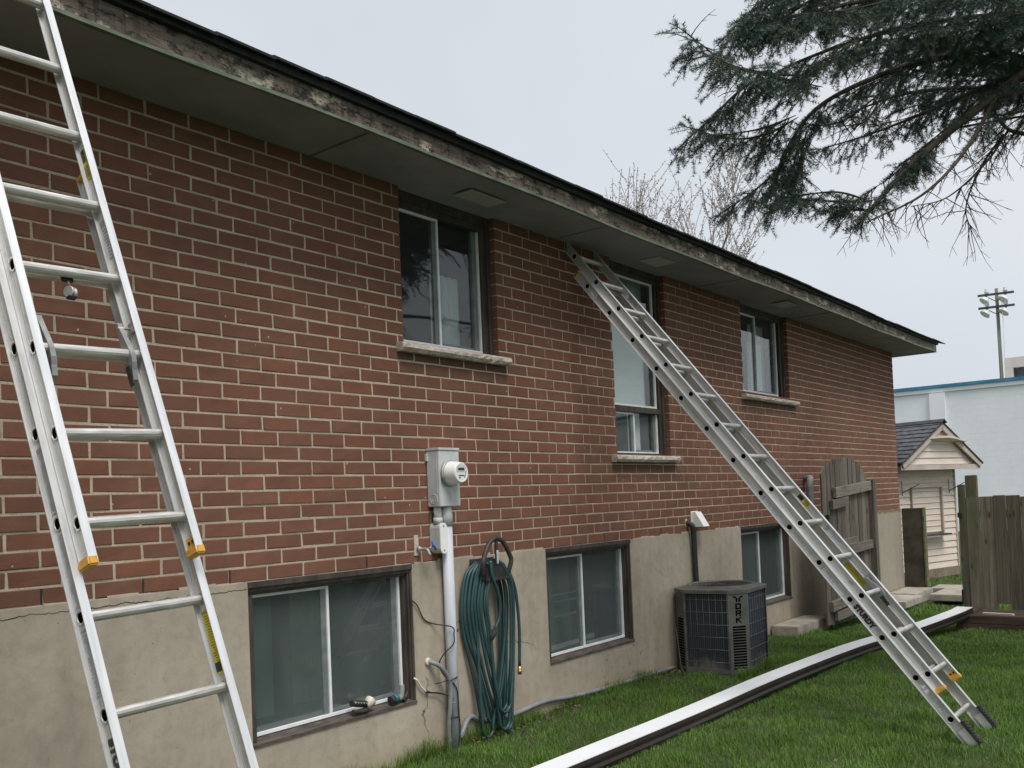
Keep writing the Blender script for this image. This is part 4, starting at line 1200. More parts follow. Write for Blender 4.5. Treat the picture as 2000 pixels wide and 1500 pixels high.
# corner posts; black bars paint the shade inside louvre slots and cut-out letters
corners = [((-hx, -hy + ch), (-hx + ch, -hy)), ((hx - ch, -hy), (hx, -hy + ch)), ((hx, hy - ch), (hx - ch, hy)), ((-hx + ch, hy), (-hx, hy - ch))]
for ci, (p0, p1) in enumerate(corners):
    p0, p1 = Vector((*p0, 0)), Vector((*p1, 0))
    d = (p1 - p0).normalized(); o_ = Vector((d.y, -d.x, 0))
    w = (p1 - p0).length
    q = MB()
    e = .012
    prof = [p0 + Vector((0, 0, 0)) - d * e + o_ * 0 - o_ * e, p0, p1, p1 + d * e - o_ * e, p1 - o_ * .012, p0 - o_ * .012]
    q.prism([(a.x, a.y) for a in prof], lambda a, b_: (a, b_, .035), lambda a, b_: (a, b_, H - .034))
    post = ac.part('corner_post', q, 'ac_case')
    mid = (p0 + p1) / 2 + o_ * .0012
    zs0 = .055 if ci == 0 else .06
    nslot = 16 if ci == 0 else 18
    for i in range(nslot):
        z = zs0 + i * .0238
        q = MB(); q.obox(mid - d * w * .33 + Vector((0, 0, z)), mid + d * w * .33 + Vector((0, 0, z)), .003, .0145)
        ac.part('louvre_slot', q, 'hole_shade', post)
    if ci == 0:
        GLY = {'Y': [((-1.0, .5), (-.55, .42)), ((-.58, .46), (-.26, .12)), ((-.26, .2), (-.26, -.5)), ((1.0, .5), (.55, .42)), ((.58, .46), (.26, .12)), ((.26, .2), (.26, -.5))],
               'O': [((-.42, .5), (-.42, -.5)), ((.42, .5), (.42, -.5)), ((-.5, .44), (.5, .44)), ((-.5, -.44), (.5, -.44))],
               'R': [((-.42, .5), (-.42, -.5)), ((-.5, .44), (.46, .44)), ((.42, .5), (.42, .0)), ((-.2, .0), (.48, .0)), ((.05, .0), (.45, -.5))],
               'K': [((-.42, .5), (-.42, -.5)), ((-.22, .02), (.42, .5)), ((-.1, .12), (.46, -.5))]}
        for i, chh in enumerate('YORK'):
            c_ = mid + Vector((0, 0, .650 - i * .060))
            q = MB()
            for (p_, r_) in GLY[chh]:
                P_ = [c_ + d * (x_ * .046) + Vector((0, 0, y_ * .046)) for x_, y_ in (p_, r_)]
                w_ = .0145 if abs(p_[0] - r_[0]) < .05 else .011
                q.obox(P_[0], P_[1], .0022 + .0002 * len(q.f) / 6, w_, up=o_.cross((P_[1] - P_[0]).normalized()))
            ac.part('letter', q, 'hole_shade', post)
# wire grilles on the four faces
faces = [((-hx, hy - ch), (-hx, -hy + ch)), ((-hx + ch, -hy), (hx - ch, -hy)), ((hx, -hy + ch), (hx, hy - ch)), ((hx - ch, hy), (-hx + ch, hy))]
for p0, p1 in faces:
    p0, p1 = Vector((*p0, 0)), Vector((*p1, 0))
    d = (p1 - p0).normalized(); o_ = Vector((d.y, -d.x, 0))
    w = (p1 - p0).length
    q = MB()
    for i in range(6):
        z = .105 + i * .108
        q.tube([p0 + o_ * .002 + Vector((0, 0, z)), p1 + o_ * .002 + Vector((0, 0, z))], .0026, 5)
    nn_ = max(5, int(w / .055))
    for i in range(nn_ + 1):
        a = p0 + d * (w * i / nn_) - o_ * .001
        q.tube([a + Vector((0, 0, .045)), a + Vector((0, 0, H - .036))], .0019, 5)
    ac.part('grille', q, 'ac_wire')

# ------------------------------------------------------------------ eavestrough lying on the grass
gp = smooth_path([(-.4, -1.02, .075), (1.4, -1.055, .075), (3.05, -1.105, .075), (4.4, -1.13, .08), (5.95, -1.24, .09), (7.1, -1.41, .095), (8.25, -1.585, .130), (8.72, -1.62, .142)], 6)
gt = Thing('eavestrough', (3.0, -1.1, .07), 'long white eavestrough lying upside down across the lawn', 'gutter')
def sweep(q, path_, prof, x_from=None, x_to=None):
    o = len(q.v); kk = len(prof); N = 0
    pp = [p for p in path_ if (x_from is None or p.x >= x_from) and (x_to is None or p.x <= x_to)]
    for i, p in enumerate(pp):
        t = (pp[min(i + 1, len(pp) - 1)] - pp[max(i - 1, 0)]).normalized()
        s_ = Vector((0, 0, 1)).cross(t).normalized()
        up = t.cross(s_)
        for (a, b_) in prof: q.v.append(tuple(p + s_ * a + up * b_))
    for i in range(len(pp) - 1):
        for j in range(kk - 1):
            q.f.append((o + i * kk + j, o + (i + 1) * kk + j, o + (i + 1) * kk + j + 1, o + i * kk + j + 1)); q.sm.append(False)
q = MB(); sweep(q, gp, [(.078, -.02), (.080, .032), (-.080, .032), (-.0805, .026)]); gt.part('white_face', q, 'gutter_white')
q = MB(); sweep(q, gp, [(-.0806, .0258), (-.086, .002), (-.083, -.022), (-.094, -.040), (-.086, -.062)]); sweep(q, gp, [(.076, .030), (-.078, .030)]); sweep(q, gp, [(.078, -.02), (.079, -.06)]); gt.part('moulded_side', q, 'gutter_brown')

# ------------------------------------------------------------------ step, gate, exhaust pipes, fence
q = MB(); q.box(7.02, 8.00, -.33, -.03, -.05, .105, .008)
single('concrete_step', q, 'concrete', (7.5, -.18, 0), 'low concrete step block at the foot of the wall by the gate', 'step')

gate = Thing('garden_gate', (8.3, -.5, 0), 'weathered grey board gate with an arched top standing open', 'gate')
g0, g1 = Vector((7.60, -.455, 0)), Vector((9.02, -.535, 0))
gd = (g1 - g0).normalized(); gn_ = Vector((gd.y, -gd.x, 0))
gw = (g1 - g0).length
nb_ = 11
def arch_h(t):                       # gate top over its width
    return 1.60 + .33 * math.sqrt(max(0, 1 - ((t - .46) / .50) ** 2)) if abs(t - .46) < .5 else 1.60
for i in range(nb_):
    t0, t1 = i / nb_ + .004, (i + 1) / nb_ - .004
    dz = random.uniform(-.012, .008); off_ = random.uniform(-.004, .004)
    q = MB()
    poly = [(t0, .04 + dz)] + [(t0 + (t1 - t0) * k / 4, arch_h(t0 + (t1 - t0) * k / 4) + dz * .3) for k in range(5)] + [(t1, .04 + dz)]
    fn0 = lambda a, b_: g0 + gd * (a * gw) + gn_ * (off_) + Vector((0, 0, b_))
    fn1 = lambda a, b_: g0 + gd * (a * gw) + gn_ * (off_ - .02) + Vector((0, 0, b_))
    q.prism(poly[::-1], fn0, fn1)
    gate.part('board', q, 'gate_wood')
def gate_bar(ta, tb, za, zb_, h, name='rail', dep=.04, off=.0265):
    q = MB(); q.obox(g0 + gd * (ta * gw) + gn_ * off + Vector((0, 0, za)), g0 + gd * (tb * gw) + gn_ * off + Vector((0, 0, zb_)), dep, h)
    return gate.part(name, q, 'rail_wood')
gate_bar(.20, .97, 1.52, 1.59, .115)
gate_bar(.13, .46, 1.385, 1.425, .105, 'latch_bar')
gate_bar(.16, .95, .83, .88, .10)
gate_bar(.30, .62, .93, .95, .09, 'latch_bar')
gate_bar(.04, .60, .25, .30, .11)
gate_bar(.12, .66, .13, .17, .10)
q = MB(); q.box(8.98, 9.10, -.60, -.49, -.05, 1.66, .006); gate.part('hinge_post', q, 'gate_wood')
q = MB(); q.obox(g0 + gd * .06 + gn_ * .03 + Vector((0, 0, .85)), g0 + gd * .06 + gn_ * .03 + Vector((0, 0, 1.28)), .04, .05, up=(1, 0, 0)); gate.part('latch_post', q, 'black')

for nm, pts, rad, lab in (('exhaust_pipe', [(7.92, -.02, 1.37), (8.02, -.10, 1.35), (8.12, -.13, 1.40), (8.12, -.13, 1.52), (8.12, -.13, 1.63), (8.17, -.12, 1.70), (8.30, -.03, 1.70)], .040, 'bent grey plastic exhaust pipe rising behind the gate edge'),
                         ('intake_pipe', [(7.98, .0, 1.25), (8.04, -.10, 1.25), (8.16, -.14, 1.25), (8.30, -.14, 1.23)], .040, 'short grey intake pipe elbow below the taller exhaust pipe')):
    q = MB(); q.tube(smooth_path(pts, 6), rad, 14); single(nm, q, 'pipe_grey', pts[0], lab, 'pipe')

fence = Thing('board_fence', (9.4, -3.2, 0), 'mossy grey vertical board fence running out of the right edge', 'fence')
yy = -1.46
i = 0
while yy > -8.5:
    w = .138 + random.uniform(-.012, .012)
    if i == 0: w = .085
    z1 = 1.40 + random.uniform(-.012, .012) + (.16 if i == 0 else 0)
    z0 = random.uniform(-.02, .05) if i != 3 else .14
    q = MB(); x_ = 9.39 + random.uniform(-.004, .004)
    q.box(x_, x_ + .02, yy - w + .004, yy, z0, z1)
    fence.part('board', q, 'fence_wood')
    yy -= w; i += 1
for y in (-1.60, -4.0, -6.4):
    q = MB(); q.box(9.415, 9.53, y - .06, y + .06, -.1, 1.66, .008); fence.part('post', q, 'fence_wood')
for z in (.3, 1.15):
    q = MB(); q.box(9.4115, 9.449, -8.5, -1.50, z, z + .09); fence.part('rail', q, 'fence_wood')
q = MB(); q.box(9.34, 9.388, -1.50, -1.455, 1.16, 1.22, .004); fence.part('hinge', q, 'black')
q = MB(); q.box(9.36, 9.388, -1.47, -1.452, .15, .30, .003); fence.part('hinge', q, 'black')

bed = Thing('raised_bed', (8.6, -3.0, 0), 'dark stained timber edging of a raised bed below the fence', 'planter')
for z0, z1, dx in ((-.12, .012, 0), (.015, .105, .010)):
    q = MB(); q.box(8.52 + dx, 8.63 + dx, -6.5, -1.565 - dx, z0, z1, .006); bed.part('timber', q, 'bed_timber')
    q = MB(); q.box(8.635 + dx, 9.38, -1.67 - dx, -1.56 - dx, z0, z1, .006); bed.part('timber', q, 'bed_timber')
q = MB(); q.box(8.63, 9.385, -6.5, -1.67, -.1, .075); bed.part('soil', q, 'soil')
q = MB(); q.obox((8.75, -1.80, .105), (8.66, -2.12, .112), .05, .018); bed.part('offcut', q, 'siding')

# concrete stub wall, paving and rear yard
sw = Thing('stub_wall', (12.33, -.17, 0), 'dark concrete wing wall with mossy edge past the house corner', 'wall')
q = MB(); q.box(12.27, 12.40, -.305, -.014, -.3, 1.215, .008); sw.part('wall', q, 'old_wall')  # dark tone over the whole block
q = MB(); q.box(12.262, 12.41, -.335, -.3055, -.3, 1.222, .01); sw.part('mossy_edge', q, 'moss')
q = MB(); q.box(11.3, 12.25, -.42, -.02, -.15, .015, .01); sw.part('footing', q, 'concrete')
for i, (x0_, x1_, y0_, y1_, z) in enumerate(((11.5, 12.4, -1.15, -.55, -.04), (12.5, 13.1, -1.2, -.3, -.055), (10.3, 11.2, -.55, -.1, -.02))):
    q = MB(); q.box(x0_, x1_, y0_, y1_, z - .06, z + .035, .01)
    single('paving_slab', q, 'slab', ((x0_ + x1_) / 2, (y0_ + y1_) / 2, z), ('tan paving slab just past the open gate', 'tan paving slab nearest the shed', 'thin slab lying at the foundation beside the gate')[i], 'paving slab')
q = MB(); q.tube(smooth_path([(1.83, -.05, .05), (1.95, -.03, .16), (2.10, -.03, .11), (2.4, -.035, .085), (2.8, -.03, .10), (3.3, -.03, .06), (4.2, -.035, .035), (4.75, -.05, .03)], 5), .017, 10)
single('ground_pipe', q, 'pipe_grey', (3, -.03, .06), 'thin grey pipe running along the foot of the basement wall', 'pipe')
q = MB(); q.tube(smooth_path([(4.62, -.20, -.01), (4.60, -.19, .2), (4.575, -.18, .42)], 3), [.0035] * 4 + [.003] * 2 + [.002], 5)
single('dry_stalk', q, 'twig_dry', (4.6, -.2, 0), 'single thin dead stalk standing left of the condenser', 'plant')

# ------------------------------------------------------------------ garden shed
sa = math.radians(-17)
shM = Matrix.Translation((15.02, -.17, -.08)) @ Matrix.Rotation(sa, 4, 'Z')
shed = Thing('garden_shed', (15, 0, 0), 'small beige sided shed with a grey shingled gable roof', 'shed', matrix=shM)
SL = -1.76
q = MB(); q.box(SL, 0, .02, 2.6, .12, 1.98); body = shed.part('wall', q, 'siding')
z = .20
while z < 1.95:
    h = .113
    t = .018
    for (a, b_) in (((SL, -1.36), (-.44, 0)) if .80 < z + h / 2 < 1.55 else ((SL, 0),)):
        q = MB()
        q.add([(a, .018, z), (b_, .018, z), (b_, .018 - t, z + .003), (a, .018 - t, z + .003), (a, .018 - .004, z + h - .004), (b_, .018 - .004, z + h - .004), (a, .019, z + h - .004), (b_, .019, z + h - .004)],
              [(0, 3, 2, 1), (3, 4, 5, 2), (4, 6, 7, 5), (0, 6, 4, 3), (1, 2, 5, 7)])
        shed.part('siding_board', q, 'siding', body)
    z += h
q = MB(); q.box(SL - .02, .03, -.02, .02, .05, .199); shed.part('skirt_board', q, 'trim_brown', body)
q = MB(); q.box(0, .035, -.012, .05, .2, 1.98); shed.part('corner_trim', q, 'siding_trim', body)
q = MB(); q.box(-1.352, -1.335, -.03, .02, .80, 1.60); q.box(-.48, -.445, -.045, .02, .80, 1.60); q.box(-1.352, -.445, -.03, .02, 1.585, 1.60); sh_w = shed.part('shutter_frame', q, 'shutter_trim')
z = .83
while z < 1.56:
    q = MB(); q.box(-1.333, -.482, -.004, .016, z, z + .092); q.box(-1.333, -.482, -.012, -.0042, z, z + .012); shed.part('shutter_slat', q, 'siding', sh_w); z += .1
q = MB(); q.box(-1.38, -.42, -.16, -.02, .775, .80); shed.part('counter_shelf', q, 'dark_metal')
for xx_, xx2 in ((-1.62, -1.40), (-.20, .0)):
    q = MB(); q.tube([(xx_, -.02, 1.52), (xx2, -.20, 1.66)], .007, 6); q.tube([(xx_, -.02, 1.48), (xx_, -.02, 1.72)], .006, 6); shed.part('bracket', q, 'dark_metal')
# gable roof
GY, GL, GR, GX, GZ, EZ = -.30, -2.05, .33, -.84, 2.68, 2.02
q = MB(); q.prism([(GL + .1, EZ - .05), (GR - .1, EZ - .05), (GX, GZ - .07)], lambda a, b_: (a, GY + .05, b_), lambda a, b_: (a, 2.7, b_)); gab = shed.part('gable', q, 'siding')
z = EZ - .04
while z < GZ - .16:
    h = .11
    fr0 = (z - EZ) / (GZ - EZ); fr1 = (z + h - EZ) / (GZ - EZ)
    f0, f1 = max(0, fr0), max(0, fr1)
    a0, b0 = GL + (GX - GL) * f0 + .09, GR - (GR - GX) * f0 - .09
    a1_, b1_ = GL + (GX - GL) * f1 + .09, GR - (GR - GX) * f1 - .09
    q = MB(); q.add([(a0, GY + .030, z), (b0, GY + .030, z), (b1_, GY + .046, z + h), (a1_, GY + .046, z + h), (a0, GY + .051, z), (b0, GY + .051, z)], [(0, 1, 2, 3), (0, 4, 5, 1)])
    shed.part('siding_board', q, 'siding', gab); z += h
q = MB(); q.add([(GX - .48, GY - .01, 2.40), (GX - .25, GY - .10, 2.415), (GX, GY - .13, 2.42), (GX + .25, GY - .11, 2.405), (GX + .62, GY - .10, 2.35), (GX - .48, GY + .04, 2.385), (GX + .62, GY + .04, 2.33)], [(0, 1, 2, 3, 4, 6, 5)])
q.add([(GX - .48, GY - .012, 2.395), (GX - .25, GY - .102, 2.41), (GX, GY - .132, 2.415), (GX + .25, GY - .112, 2.40), (GX + .62, GY - .102, 2.345), (GX - .48, GY - .012, 2.40), (GX - .25, GY - .102, 2.44), (GX, GY - .132, 2.45), (GX + .25, GY - .112, 2.43), (GX + .62, GY - .102, 2.355)], [(0, 1, 6, 5), (1, 2, 7, 6), (2, 3, 8, 7), (3, 4, 9, 8)])
shed.part('loose_panel', q, 'siding', gab)
for a, b_ in (((GL, EZ), (GX, GZ)), ((GR, EZ), (GX, GZ))):
    q = MB(); q.obox((a[0], GY - .02, a[1] - .055), (b_[0], GY - .02, b_[1] - .055), .03, .11); shed.part('barge_board', q, 'siding_trim')
q = MB(); q.box(GL - .02, GR + .01, GY - .01, GY + .05, EZ - .13, EZ - .05); shed.part('fascia', q, 'siding_trim')
rfp = MB(); 
for sgn, ex in ((-1, GL - .05), (1, GR + .05)):
    rfp.add([(ex, GY - .05, EZ - .03), (GX, GY - .05, GZ + .01), (GX, 2.8, GZ + .01), (ex, 2.8, EZ - .03)], [(0, 1, 2, 3)])
    rfp.add([(ex, GY - .05, EZ - .05), (GX, GY - .05, GZ - .01), (GX, 2.8, GZ - .01), (ex, 2.8, EZ - .05)], [(3, 2, 1, 0)])
srf = shed.part('roof', rfp, 'shed_shingle')
nrow = 10
for rI in range(nrow):
    f0, f1 = rI / nrow, (rI + 1.12) / nrow
    for jj in range(5):
        y0_ = GY - .06 + jj * .60 + (.0 if rI % 2 else -.2); y1_ = y0_ + .594
        y0_ = max(y0_, GY - .06); 
        e = random.uniform(0, .006)
        p = [(GL - .06 + (GX - GL + .06) * f, EZ - .03 + (GZ - EZ + .04) * f) for f in (f0, f1)]
        q = MB(); q.add([(p[0][0], y0_, p[0][1] + .026 + e), (p[1][0], y0_, p[1][1] + .012), (p[1][0], y1_, p[1][1] + .012), (p[0][0], y1_, p[0][1] + .026 + e), (p[0][0], y0_, p[0][1] + .008), (p[0][0], y1_, p[0][1] + .008)], [(0, 1, 2, 3), (4, 0, 3, 5)])
        shed.part('shingle', q, 'shed_shingle', srf)
q = MB(); q.prism([(-.09, -.03), (0, .03), (.09, -.03), (.07, -.045), (0, .012), (-.07, -.045)], lambda a, b_: (GX + a, GY - .07, GZ + .03 + b_), lambda a, b_: (GX + a, 2.82, GZ + .03 + b_)); shed.part('ridge_cap', q, 'dark_metal', srf)

# ------------------------------------------------------------------ white painted block building behind
BX = 32.0
wb = Thing('block_building', (BX, 0, 0), 'long pale blue painted block building with a blue roof edge', 'building')
q = MB(); q.box(BX + .012, BX + 14, -30, 22, -1, 4.72); bw = wb.part('wall', q, 'block_white')
blk = MB()
bh, bl = .2, .4
z = 0.0; r_i = 0
while z < 4.6:
    y = -8.0 + (.2 if r_i % 2 else 0)
    while y < 13:
        if not 3.70 < y + bl / 2 < 4.28:
            e = .0045; d_ = .008 + random.uniform(-.001, .001)
            blk.add([(BX + .0125, y + .004, z + .004), (BX + .0125, y + bl - .004, z + .004), (BX + .0125, y + bl - .004, z + bh - .004), (BX + .0125, y + .004, z + bh - .004),
                     (BX + d_, y + e, z + e), (BX + d_, y + bl - e, z + e), (BX + d_, y + bl - e, z + bh - e), (BX + d_, y + e, z + bh - e)],
                    [(4, 7, 6, 5), (0, 4, 5, 1), (1, 5, 6, 2), (2, 6, 7, 3), (3, 7, 4, 0)])
        y += bl
    z += bh; r_i += 1
wb.part('blocks', blk, 'block_white', bw, kind='stuff')
q = MB(); q.box(BX - .12, BX + .3, 3.74, 4.24, -1, 4.70); wb.part('pilaster', q, 'block_white')
q = MB(); q.box(BX - .06, BX + .3, -30, 22, 4.725, 4.865); wb.part('band', q, 'block_white')
q = MB(); q.box(BX - .11, BX + .4, -30, 22, 4.87, 4.98); wb.part('coping', q, 'coping_blue')
q = MB(); q.box(BX - .25, BX - .02, 3.2 + 1.12, 4.5, 2.62, 3.05, .03); q.box(BX - .12, BX - .02, 4.34, 4.48, 2.3, 2.62); wb.part('wall_lamp', q, 'white_plastic')
up = Thing('rooftop_box', (38, 1, 5), 'beige capped rooftop housing above the pale building at the right edge', 'rooftop unit')
q = MB(); q.box(36.05, 42, -7.9, 2.35, 4.5, 5.72); up.part('body', q, 'dark_metal')
q = MB(); q.box(35.9, 42.1, -8, 2.5, 5.725, 6.1); up.part('cap', q, 'coping_beige')
q = MB(); q.box(35.9, 36.04, 2.25, 2.5, 4.5, 5.72); up.part('corner_trim', q, 'coping_beige')

# flood light pole
fp = Thing('light_pole', (56.33, 6.16, 0), 'tall wooden floodlight pole with two crossarms beyond the building', 'light pole')
q = MB(); q.tube([(56.33, 6.16, -1), (56.31, 6.25, 12.5)], [.125, .088], 12); fp.part('pole', q, 'pole_wood')
axd = Vector((-.175, .984, 0))
pc = Vector((56.3, 6.25, 0))
def away(s, z): return pc + axd * s + Vector((-.25, 0, z))
for z in (11.98, 11.32):
    pass
arms = ((12.15, -.92, .92), (11.42, -.92, .92))
for z, a, b_ in arms:
    q = MB(); q.obox(away(a, z), away(b_, z), .10, .12); arm = fp.part('crossarm', q, 'dark_metal')
    q = MB(); q.tube([away(-.55, z - .05), away(0, z - .42)], .022, 6); q.tube([away(.55, z - .05), away(0, z - .42)], .022, 6); fp.part('brace', q, 'dark_metal', arm)
    for s in (-.48, .46):
        q = MB(); q.lathe([(0, .05), (.05, .12), (.12, .13), (.16, .08), (.24, .10), (.28, .07)], away(s, z + .06), (0, 0, 1), 12); fp.part('transformer', q, 'glass_insulator', arm)
        q = MB(); q.tube([away(s, z - .04), away(s, z - .20)], .05, 8); nk = fp.part('lamp_neck', q, 'dark_metal', arm)
        dirn = Vector((-.4, .55 * (1 if s > 0 else .9), -.75))
        c_ = away(s, z - .20)
        q = MB(); q.lathe([(-.06, .07), (.02, .13), (.14, .24), (.24, .30), (.25, .29)], c_, dirn, 16); fp.part('lamp_head', q, 'lamp_shell', arm)
q = MB(); q.tube([away(-.28, 11.9), away(-.30, 10.5), away(-.22, 4)], .02, 6); fp.part('cable', q, 'white_plastic')

# ------------------------------------------------------------------ bare trees
def bare_tree(name, loc, H_, spread, seed, label, levels=4, r0=.14, nfork=4, buds=True, tall=1.0):
    R_ = random.Random(seed)
    T = Thing(name, loc, label, 'tree')
    tr_, br_, bd_ = MB(), MB(), MB()
    base = Vector(loc)
    def grow(p, d, ln, r, lev):
        k = 5
        pts, rs = [p.copy()], [r]
        for i in range(k):
            d2 = (d + Vector((R_.uniform(-.16, .16), R_.uniform(-.16, .16), R_.uniform(-.05, .13)))).normalized()
            d = d2
            p = p + d * (ln / k)
            pts.append(p.copy()); rs.append(max(.007, r * (1 - .62 * (i + 1) / k)))
        (tr_ if lev == 0 else br_).tube(pts, rs, 7 if lev < 2 else 4, cap=False)
        if lev >= levels:
            if buds:
                for i in range(1, len(pts)):
                    for _ in range(2):
                        c_ = pts[i - 1].lerp(pts[i], R_.random()); s_ = .023
                        a = Vector((R_.uniform(-1, 1), R_.uniform(-1, 1), R_.uniform(-.2, 1))).normalized() * s_ * 1.6
                        bb = a.orthogonal().normalized() * s_ * .6; cc_ = a.cross(bb).normalized() * s_ * .6
                        bd_.add([c_, c_ + a + bb, c_ + a * 1.6, c_ + a - bb, c_ + a + cc_, c_ + a - cc_], [(0, 1, 2, 3), (0, 4, 2, 5)])
            return
        nk = nfork + (2 if lev == 1 else 0)
        for j in range(nk):
            t = .28 + .72 * (j + R_.random() * .6) / nk
            idx = min(k, max(1, int(t * k)))
            az = R_.uniform(0, 2 * math.pi)
            side = Vector((math.cos(az), math.sin(az), 0))
            nd = (d * R_.uniform(.55, .9) + side * spread * R_.uniform(.5, 1.1) + Vector((0, 0, .45 * tall))).normalized()
            grow(pts[idx], nd, ln * R_.uniform(.5, .78), rs[idx] * .62, lev + 1)
    grow(base, Vector((0, 0, 1)), H_ * .42, r0, 0)
    T.part('trunk', tr_, 'bark_hazed')
    T.part('crown', br_, 'bark_hazed')
    if bd_.f: T.part('buds', bd_, 'bud')
bare_tree('bare_tree', (18.9, 6.2, 0), 15.2, .95, 5, 'bare budding tree showing above the roof', 4, .17, 5)
bare_tree('bare_tree', (17.7, 8.9, 0), 12.6, .85, 11, 'smaller bare tree behind the roof, left of the budding one', 4, .13, 4)
bare_tree('bare_shrub', (22.0, 4.15, -.1), 4.3, .45, 21, 'leafless shrub rising behind the shed roof', 2, .05, 3, False, 1.6)

# ------------------------------------------------------------------ spruce
LIMB = {
'a1':[(4.32,-3.29,4.68),(3.79,-2.78,4.59),(3.28,-2.44,4.41),(2.81,-2.14,4.18),(2.56,-1.98,4.01)],
'a2':[(4.55,-3.26,4.57),(4.01,-2.72,4.45),(3.63,-2.39,4.28),(3.18,-2.13,4.00),(2.96,-1.99,3.70),(2.78,-1.92,3.35)],
'a3':[(3.99,-3.20,4.85),(3.48,-2.71,4.69),(3.06,-2.32,4.56),(2.64,-2.09,4.39),(2.39,-1.94,4.29),(2.23,-1.88,4.09)],
'a4':[(2.88,-2.24,4.08),(2.39,-2.08,3.99),(2.07,-2.00,3.96),(1.90,-1.95,4.01),(1.81,-1.91,4.05)],
'a5':[(2.37,-2.06,3.97),(2.18,-1.98,3.81),(2.09,-1.85,3.67),(2.03,-1.77,3.59)],
'a6':[(2.90,-2.09,3.88),(2.69,-1.97,3.75),(2.46,-1.84,3.69),(2.21,-1.68,3.73)],
'a7':[(3.00,-2.05,3.79),(2.92,-1.94,3.57),(2.73,-1.84,3.38),(2.64,-1.72,3.26)],
'a8':[(3.13,-2.06,3.89),(3.10,-2.00,3.60),(3.05,-1.93,3.36)],
'a9':[(4.76,-3.54,4.73),(4.18,-2.93,4.14),(3.77,-2.55,3.72),(3.44,-2.27,3.31)],
'a10':[(3.48,-2.33,3.43),(3.26,-2.20,3.38),(3.16,-2.07,3.36),(2.98,-2.00,3.32)],
'a11':[(3.48,-2.32,3.37),(3.40,-2.22,3.31),(3.22,-2.14,3.19)],
'a12':[(4.27,-2.88,4.27),(4.07,-2.46,4.12),(3.87,-2.20,4.01),(3.70,-1.97,3.94)],
'a13':[(5.00,-3.18,4.38),(4.61,-2.69,4.44),(4.24,-2.36,4.37),(3.99,-2.03,4.24)],
'a14':[(4.66,-3.24,4.44),(4.33,-2.98,4.51),(3.90,-2.59,4.51),(3.49,-2.21,4.41)],
'a15':[(4.89,-3.24,5.11),(4.22,-2.53,5.02),(3.79,-2.13,4.89),(3.41,-1.80,4.71)],
'a16':[(5.26,-3.20,4.77),(5.02,-2.89,4.63),(4.76,-2.56,4.63),(4.50,-2.23,4.71)],
'a17':[(4.14,-2.70,4.00),(3.98,-2.50,3.84),(3.88,-2.36,3.69),(3.79,-2.24,3.60)],
'a18':[(5.49,-3.20,5.29),(5.10,-2.69,5.04),(4.76,-2.25,4.95),(4.47,-1.88,5.05)],
'a19':[(3.40,-2.61,4.86),(2.85,-2.21,4.63),(2.56,-2.00,4.47),(2.46,-1.86,4.33)],
'a20':[(2.86,-2.40,4.65),(2.54,-2.14,4.46),(2.42,-1.97,4.31),(2.36,-1.89,4.15)],
'b1':[(4.21,-2.97,4.16),(3.85,-2.82,3.72),(3.58,-2.62,3.43),(3.36,-2.33,3.27)],
'b2':[(4.79,-3.23,4.00),(4.51,-3.03,3.99),(4.33,-2.96,4.04),(4.19,-2.94,4.13)],
'b3':[(4.48,-2.99,4.01),(4.27,-2.87,3.75),(4.00,-2.68,3.50),(3.86,-2.48,3.45)],
'b4':[(4.46,-2.96,3.98),(4.36,-2.82,3.75),(4.30,-2.73,3.49),(4.32,-2.75,3.33)],
'b5':[(3.63,-2.39,4.18),(3.38,-2.22,3.97),(3.24,-2.03,3.93)],
'b6':[(3.44,-2.47,4.13),(3.36,-2.36,3.92),(3.22,-2.17,3.89)],
}
TRK = Vector((5.75, -4.7, 0))
spr = Thing('spruce_tree', TRK, 'blue green spruce with long drooping boughs reaching in from the right', 'tree')
tk = MB(); tk.tube([TRK + Vector((.05 * math.sin(z), .04 * math.cos(z * .7), z)) for z in range(0, 13)], [.30 - .024 * z for z in range(0, 13)], 14)
spr.part('trunk', tk, 'bark_spruce')
R2 = random.Random(9)
for nm, dz_ in (('a7', .08), ('a8', .08), ('a10', .10), ('a11', .16), ('a2', .04)):
    LIMB[nm] = [(x, y, z + dz_ * (i / (len(LIMB[nm]) - 1))) for i, (x, y, z) in enumerate(LIMB[nm])]
seg_shoots = []                   # (p0, p1) needle-bearing segments
wood = MB(); dry = MB()
RAD = {'a9': .042, 'a2': .024, 'a1': .020, 'a13': .022, 'a14': .018, 'a16': .022, 'b1': .017, 'b2': .020, 'a12': .014, 'a18': .022, 'a15': .020, 'a3': .018}
for nm in list(LIMB):             # sister boughs beside the main ones
    if nm[0] == 'a' and nm not in ('a9',):
        for c_, sc_ in ((('s', .20), ('t', .18)) if nm in ('a1', 'a3', 'a13', 'a14', 'a15', 'a16', 'a18', 'a19', 'a20') else (('s', .14),)):
            o_ = Vector((R2.uniform(-sc_, sc_), R2.uniform(-sc_, sc_), R2.uniform(-.10, .16)))
            LIMB[nm + c_] = [tuple(Vector(p) + o_ * (.4 + .6 * i / len(LIMB[nm])) + Vector((R2.uniform(-.04, .04), R2.uniform(-.04, .04), R2.uniform(-.05, .03)))) for i, p in enumerate(LIMB[nm][:-1])]
def shoot(p, d, ln):
    q = p + d * ln
    seg_shoots.append((p, q))
